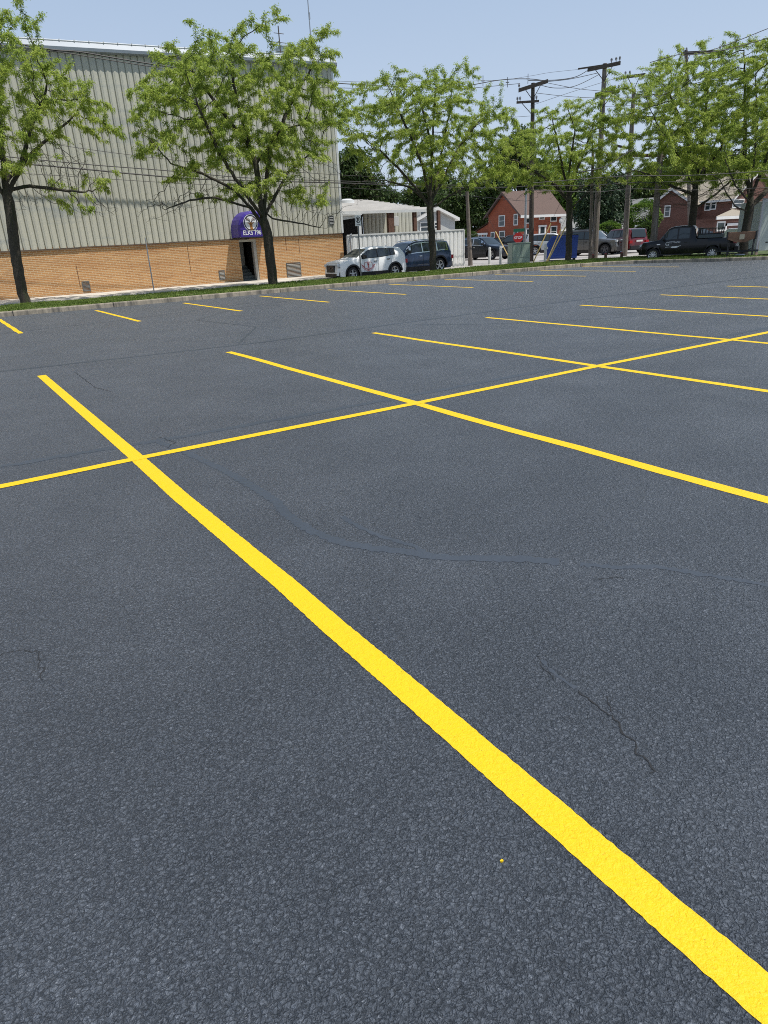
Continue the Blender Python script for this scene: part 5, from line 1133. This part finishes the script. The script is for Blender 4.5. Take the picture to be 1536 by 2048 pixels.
def street_tree(label, base, Yd, trunk, limbs, blobs, bare, r0, seed, nattr=1100, dens=9, depthk=.85, cx=None, leaf=leafm, up=0.):
    rg = np.random.RandomState(seed); rr = random.Random(seed)
    g = gp(*base, .15); Yd = g.y; loc = Vector((g.x, g.y, .12))
    o = empty('locust_tree', loc, 0, label, 'tree', 'locust trees planted along the verge')
    def W(x, y, dy=0.): return yp(x, y, Yd+dy)-loc
    nodes = [np.array((0, 0, -.15))]; par = [0]
    def add(path, start):
        last = start
        for p in path:
            a = nodes[last]; d = p-a; k = max(1, int(np.linalg.norm(d)/.2))
            for j in range(1, k+1):
                q = a+d*j/k+(rg.normal(0, .012, 3) if j < k else 0); nodes.append(q); par.append(last); last = len(nodes)-1
        return last
    tp = [np.array(W(x, y)) for x, y in trunk]; top = add(tp, 0)
    for L_ in limbs:
        st = min(range(len(nodes)), key=lambda i: np.linalg.norm(nodes[i]-np.array(W(*L_[0])))); add([np.array(W(*q)) for q in L_[1:]], st)
    xs = [q[0] for q in blobs]; xc = cx or sum(q[0]*q[2] for q in blobs)/sum(q[2] for q in blobs); X0 = W(xc, 300).x
    Rc = max(abs(W(q[0]+s_*q[2], q[1]).x-X0) for q in blobs for s_ in (-1, 1) if -400 < q[0] < 2000)
    A = []; lf = []
    for lst, isl in ((blobs, True), (bare, False)):
        ar = np.array([q[2]*q[3] for q in lst], float); 
        if not len(ar): continue
        cnt = int(nattr*(1.35 if isl else .25)); pick = rg.choice(len(lst), cnt, p=ar/ar.sum())
        for k in pick:
            x, y, rx, ry = lst[k][:4]; t = rg.uniform(0, 6.283); r = math.sqrt(rg.uniform(0, 1)); px_, py_ = x+rx*r*math.cos(t), y+ry*r*math.sin(t)
            P = W(px_, py_); dm = depthk*math.sqrt(max(.12*Rc*Rc, Rc*Rc-(P.x-X0)**2))*.6; dy = rg.uniform(-1, 1)*dm
            P = W(px_, py_, 0); 
            # keep height, move in depth: crown is a volume; lower layers reach outwards
            A.append((P.x, P.y+dy, P.z*(1+.0*dy))); lf.append(isl)
    N, par = grow(None, A, (nodes, par), seed=seed, n_attr=nattr)
    ch, tips, rad = tree_mesh(N, par, r0)
    branch_tubes(N, par, ch, tips, rad).build('trunk', barkm, o, smooth=True, recalc=False)
    A = np.array(A); lf = np.array(lf)
    # leaves only on twigs close to a leafy point
    tw = [i for i in range(len(N)) if tips[i] <= 5 and i > 0]
    P = []; Dv = []
    for i in tw:
        d2 = ((A-N[i])**2).sum(1); j = d2.argmin()
        if not lf[j] : continue
        d = N[i]-N[par[i]]; d = d/(np.linalg.norm(d)+1e-9); k = int(dens*4.6*rr.uniform(.5, 1.5)*(1.0 if tips[i] <= 2 else .6))
        for _ in range(k):
            t = rr.random(); P.append(N[i]-(N[i]-N[par[i]])*t+rg.normal(0, .06, 3)*np.array([1, 1, .6])); Dv.append(d+np.array((0, 0, up)))
    leaves_mesh('crown', P, Dv, leaf, o, .065, .15, .016, .42, seed); pass
    return o
T = []
street_tree('leaning locust tree at the left edge, its crown cut off by the photo', (50, 603), 0, [(40, 560), (30, 500), (22, 430), (14, 390)],
    [((14, 390), (8, 340), (0, 250), (-30, 150)), ((14, 390), (40, 340), (60, 260), (90, 190)), ((20, 410), (-20, 350), (-90, 290)), ((22, 380), (60, 372), (110, 378, -.8), (170, 385, -1.2)), ((14, 360), (70, 300, 1), (140, 240, 1.2))],
    [(-60, 230, 110, 90), (40, 190, 80, 60), (110, 170, 75, 45), (20, 110, 50, 30), (60, 130, 60, 30), (160, 215, 60, 28), (195, 255, 50, 22), (20, 280, 60, 45), (90, 240, 60, 30), (15, 45, 40, 35), (60, 40, 22, 16), (-20, 330, 60, 40), (60, 310, 40, 20), (235, 280, 30, 10), (-150, 280, 80, 70), (-40, 110, 70, 60), (140, 385, 45, 13), (160, 420, 14, 28), (190, 370, 35, 15)],
    [(110, 330, 80, 40), (70, 400, 40, 30), (200, 420, 45, 25), (180, 350, 50, 20)], .20, 11, 1300, 12, cx=20)
street_tree('largest locust tree whose trunk crosses the purple awning', (546, 568), 0, [(542, 530), (537, 490), (534, 465), (529, 446)],
    [((532, 458), (508, 425), (470, 380), (400, 345), (350, 330)), ((529, 448), (520, 400), (512, 330), (480, 230), (460, 130)), ((529, 448), (530, 380), (540, 300), (580, 210), (620, 140)), ((527, 440), (500, 400, -1), (440, 310, -1.4), (400, 220, -1.6)), ((530, 430), (575, 345, 1), (640, 290, 1.2)), ((528, 425), (545, 437, -.6), (590, 445, -1), (640, 455, -1)), ((500, 415), (430, 395, -.5), (380, 400, -.8), (330, 420, -1)), ((520, 330), (560, 260, -1.2), (600, 250, -1.8)), ((500, 300), (420, 190, 1.2), (360, 110, 1.2))],
    [(480, 200, 95, 55), (400, 160, 60, 45), (330, 175, 65, 38), (560, 150, 75, 50), (620, 200, 60, 38), (430, 110, 50, 36), (475, 60, 28, 28), (520, 70, 22, 14), (340, 75, 22, 12), (360, 95, 30, 18), (600, 90, 38, 26), (645, 78, 14, 6), (300, 215, 40, 30), (320, 260, 48, 22), (400, 250, 60, 35), (500, 280, 70, 38), (590, 280, 60, 34), (660, 225, 40, 28), (700, 190, 26, 10), (690, 235, 30, 10), (300, 300, 40, 14), (420, 315, 60, 25), (560, 330, 60, 22), (590, 385, 42, 20), (640, 405, 30, 7), (500, 370, 35, 18), (370, 350, 40, 14), (450, 395, 26, 10)],
    [(380, 390, 80, 40), (620, 350, 60, 30), (630, 430, 60, 28), (320, 420, 50, 30), (560, 380, 40, 30), (450, 360, 50, 25)], .21, 22, 1900, 13)
street_tree('third locust tree standing before the dark blue SUV and white fence', (866, 539), 0, [(866, 500), (862, 450), (860, 418)],
    [((860, 418), (840, 385), (800, 340), (760, 300)), ((860, 418), (862, 350), (866, 260), (870, 180)), ((862, 410), (890, 350), (920, 290), (960, 240)), ((861, 400), (845, 330, -1), (810, 250, -1.4), (780, 180, -1.4)), ((862, 400), (880, 320, 1), (900, 220, 1.3), (905, 160, 1)), ((862, 415), (910, 385, -.6), (960, 365, -1)), ((860, 405), (820, 375, 1), (770, 360, 1.3)), ((866, 300), (840, 200, 1), (800, 170, 1))],
    [(870, 165, 42, 26), (900, 190, 50, 30), (790, 175, 42, 26), (745, 160, 25, 14), (830, 215, 60, 30), (900, 245, 80, 35), (770, 235, 50, 30), (730, 215, 30, 18), (960, 235, 48, 22), (990, 215, 28, 12), (720, 270, 36, 22), (800, 285, 70, 34), (880, 300, 80, 36), (960, 290, 44, 28), (930, 345, 70, 26), (980, 345, 40, 22), (860, 350, 50, 22), (750, 320, 44, 18), (700, 240, 22, 8), (1000, 260, 24, 12), (880, 128, 9, 8)],
    [(770, 375, 60, 30), (940, 385, 50, 25), (850, 390, 50, 25), (730, 350, 40, 20)], .185, 33, 1450, 12)
street_tree('fourth locust tree with forked trunk in front of the blue container', (1137, 518), 0, [(1138, 480), (1139, 430), (1138, 395)],
    [((1138, 395), (1128, 350), (1118, 300), (1105, 240)), ((1138, 395), (1150, 350), (1170, 300), (1190, 240)), ((1138, 400), (1110, 370), (1070, 345), (1030, 320)), ((1139, 390), (1180, 365, .6), (1220, 330, .8), (1250, 290, .8)), ((1138, 390), (1140, 330, -1), (1150, 260, -1.2), (1130, 200, -1)), ((1140, 420), (1175, 385, -.8), (1210, 350, -1.2))],
    [(1120, 215, 28, 20), (1140, 245, 55, 24), (1185, 235, 30, 20), (1080, 275, 44, 22), (1150, 285, 60, 28), (1210, 268, 26, 18), (1040, 290, 44, 22), (1020, 320, 36, 22), (1090, 325, 60, 28), (1160, 330, 60, 26), (1215, 312, 26, 16), (1060, 350, 44, 16), (1000, 280, 20, 10), (1225, 240, 12, 8), (1120, 360, 60, 18), (1000, 345, 40, 18)],
    [(1080, 385, 50, 20), (1200, 370, 45, 22), (1140, 370, 40, 20)], .19, 44, 950, 11)
street_tree('broad locust tree hiding the middle of the black truck', (1374, 508), 0, [(1382, 470), (1388, 410), (1390, 380)],
    [((1390, 380), (1385, 330), (1370, 260), (1340, 190)), ((1390, 380), (1400, 320), (1410, 230), (1420, 140)), ((1388, 420), (1430, 390), (1475, 350), (1510, 310)), ((1388, 390), (1350, 375), (1300, 350), (1270, 340)), ((1388, 370), (1350, 300, -1), (1310, 240, -1.4), (1290, 190, -1.4)), ((1392, 370), (1440, 300, -1), (1470, 230, -1.4)), ((1390, 375), (1420, 310, 1.2), (1450, 240, 1.4))],
    [(1340, 145, 50, 26), (1410, 110, 28, 22), (1430, 80, 16, 14), (1390, 90, 12, 12), (1440, 150, 60, 34), (1305, 165, 32, 20), (1278, 178, 16, 10), (1380, 190, 80, 34), (1308, 215, 36, 18), (1470, 210, 60, 40), (1275, 222, 16, 7), (1340, 250, 70, 30), (1430, 270, 80, 38), (1298, 302, 30, 12), (1350, 315, 70, 24), (1480, 320, 60, 26), (1258, 332, 16, 7), (1320, 350, 60, 18), (1420, 340, 70, 22), (1310, 120, 16, 10)],
    [(1310, 395, 60, 25), (1440, 390, 50, 22), (1360, 375, 50, 22), (1270, 370, 40, 15)], .20, 55, 1250, 12)
street_tree('locust tree at the right edge behind the spreader with low forking limbs', (1487, 506), 0, [(1492, 460), (1498, 425), (1500, 405)],
    [((1500, 405), (1505, 350), (1515, 250), (1510, 150)), ((1498, 425), (1470, 412), (1455, 390), (1440, 360)), ((1500, 410), (1530, 385), (1570, 350), (1620, 300)), ((1500, 400), (1490, 330, 1), (1490, 200, 1.2), (1488, 90, 1)), ((1500, 400), (1540, 300, -1), (1570, 200, -1)), ((1500, 408), (1470, 370, -1), (1450, 320, -1.3))],
    [(1510, 120, 26, 34), (1530, 180, 50, 50), (1490, 60, 6, 22), (1500, 85, 16, 12), (1540, 90, 30, 24), (1580, 150, 60, 60), (1600, 240, 90, 60), (1500, 240, 50, 50), (1530, 320, 60, 34), (1460, 340, 30, 22), (1640, 330, 90, 50), (1520, 370, 40, 12), (1440, 270, 30, 30)],
    [(1540, 390, 50, 18), (1450, 400, 30, 18)], .22, 66, 1250, 12)

# darker trees further back, leaves clumped through uneven crowns
def back_tree(name, label, px_, D, ybase, blobs, seed, leaf, n=9000, size=.30, r0=.28, group='dark trees behind the parking lot and houses', conifer=False):
    rg = np.random.RandomState(seed); b0 = dp(px_, ybase, D); loc = Vector((b0.x, b0.y, -.1)); o = empty(name, loc, 0, label, 'tree', group)
    U = Vector((_r0[0], _r0[1], 0)); Fw = Vector((-_r0[1], _r0[0], 0)); k = D/FPX
    B = []
    for (x, y, rx, ry) in blobs:
        c = dp(x, y, D)-loc; B.append((np.array(c), rx*k, ry*k))
    # sub clumps on each blob
    cl = []
    ar = np.array([q[1]*q[2] for q in B]); 
    for j in rg.choice(len(B), 110, p=ar/ar.sum()):
        c, rx, rz = B[j]; v = rg.normal(0, 1, 3); v /= np.linalg.norm(v); v *= rg.uniform(.55, 1)
        p = c+np.array(U)*v[0]*rx+np.array(Fw)*v[1]*rx*.9+np.array((0, 0, v[2]*rz)); cl.append((p, rg.uniform(.18, .36)*min(rx, rz*1.3)+.25))
    P = []; Dv = []
    per = n//len(cl)
    for p, r in cl:
        v = rg.normal(0, 1, (per, 3)); v /= np.linalg.norm(v, axis=1)[:, None]; q = v*(rg.uniform(.35, 1, (per, 1))**.5)*r*np.array([1.25, 1.25, .75]); P.append(p+q); Dv.append(v)
    P = np.vstack(P); Dv = np.vstack(Dv); leaves_mesh('crown', P, Dv, leaf, o, size*.6, size*1.3, size*.30, .35, seed)
    # limbs to some of the clumps
    cz = np.mean([c[0] for c in B], axis=0); b = MB(); h = cz[2]
    b.tube([(0, 0, -.1), (cz[0]*.1, cz[1]*.1, h*.35), (cz[0]*.6, cz[1]*.6, h*.8), (cz[0], cz[1], h)], [r0, r0*.8, r0*.55, r0*.3], 8)
    for p, r in cl[:26]:
        s_ = rg.uniform(.35, .8); a = np.array((cz[0]*s_, cz[1]*s_, h*s_)); m_ = (a+p)/2+np.array((0, 0, .3)); b.tube([a, m_, p], [r0*.3, r0*.18, r0*.06], 5)
    b.build('trunk', barkm, o, smooth=True, recalc=False); return o
back_tree('shade_tree', 'dark rounded tree directly right of the hall corner', 712, 62, 470, [(710, 340, 34, 34), (735, 372, 30, 28), (696, 385, 30, 24), (700, 320, 22, 16)], 101, leafd, 12000, .28)
back_tree('shade_tree', 'small dark treetop above the canopy roof', 775, 75, 470, [(775, 392, 16, 9), (760, 400, 14, 8)], 102, leafd, 2500, .28)
back_tree('shade_tree', 'wide dark tree filling the gap left of the red house', 930, 115, 480, [(905, 405, 36, 34), (955, 400, 36, 38), (990, 375, 22, 28), (940, 450, 40, 28)], 103, leafd, 16000, .5, .45)
back_tree('shade_tree', 'dark tree peeking above the red house roof', 1035, 125, 480, [(1032, 290, 26, 26), (1012, 345, 32, 28), (1072, 350, 32, 30)], 104, leafd, 14000, .5, .4)
back_tree('shade_tree', 'light green tree right of the red house gable', 1115, 120, 480, [(1120, 395, 26, 32), (1150, 400, 30, 36), (1125, 350, 30, 28)], 105, leafb, 9000, .45, .35)
back_tree('conifer_tree', 'dense dark conifer between the red house and the brick garage', 1190, 84, 480, [(1190, 440, 34, 34), (1195, 400, 30, 34), (1185, 370, 22, 26), (1205, 455, 34, 24)], 106, leafc, 14000, .3, .35)
back_tree('conifer_tree', 'second dark conifer just left of the pole before the garage', 1228, 94, 480, [(1225, 420, 26, 34), (1225, 380, 22, 30), (1230, 450, 22, 20)], 107, leafc, 10000, .32, .35)
back_tree('shade_tree', 'large dark tree behind the platform beams', 1265, 135, 480, [(1255, 385, 40, 28), (1300, 370, 36, 26), (1290, 400, 40, 26)], 108, leafd, 15000, .55, .5)
back_tree('shade_tree', 'dark tree mass behind the brick house roof', 1400, 140, 480, [(1370, 340, 50, 40), (1430, 350, 60, 36), (1340, 370, 40, 30)], 109, leafd, 13000, .55, .5)
back_tree('shade_tree', 'dark tree behind the tan roofed house at the right edge', 1520, 130, 480, [(1510, 350, 50, 34), (1560, 340, 60, 40)], 110, leafd, 9000, .5, .5)
back_tree('shade_tree', 'distant dark tree left of the third locust, low over the canopy', 835, 120, 480, [(820, 395, 24, 14), (850, 380, 26, 24), (885, 370, 24, 30)], 111, leafd, 8000, .45, .4)
def shrub(label, px_, py_, D, rx, ry, seed, leaf=leafb, n=4000, nm='leafy_shrub'):
    rg = np.random.RandomState(seed); a = dp(px_, py_, D); o = empty(nm, (a.x, a.y, -.08), 0, label, 'shrub'); k = D/FPX; v = rg.normal(0, 1, (n, 3)); v /= np.linalg.norm(v, axis=1)[:, None]; h = a.z+.08
    lump = 1+.18*np.sin(v[:, :1]*5+seed)*np.cos(v[:, 2:]*6); P = v*rg.uniform(.5, 1, (n, 1))**.4*lump*np.array([rx*k, rx*k, ry*k])+np.array((0, 0, h)); P[:, 2] = np.maximum(P[:, 2], .05)
    leaves_mesh('foliage', P, v, leaf, o, .14, .34, .07, .3, seed); b = MB()
    for k_ in range(5): b.tube([(0, 0, -.05), (rg.normal(0, .3), rg.normal(0, .3), h*.6), tuple(rg.normal(0, .5, 3)*np.array([1, 1, .3])+np.array((0, 0, h)))], [.06, .04, .02], 5)
    b.build('stems', barkm, o, recalc=False); return o
shrub('bright green young tree between two poles before the grey roof', 1286, 436, 80, 26, 26, 201, leafb, 6000)
shrub('low yellow green shrub beside the dark conifers and silver SUV roof', 1218, 458, 74, 16, 10, 202, leafb, 2500)
shrub('rounded olive clipped hedge left of the black truck cab', 1292, 460, 70, 13, 9, 203, leafd, 3000, 'clipped_hedge')
shrub('dark bush at the corner of the red house wing', 938, 478, 98, 14, 14, 204, leafd, 2500)
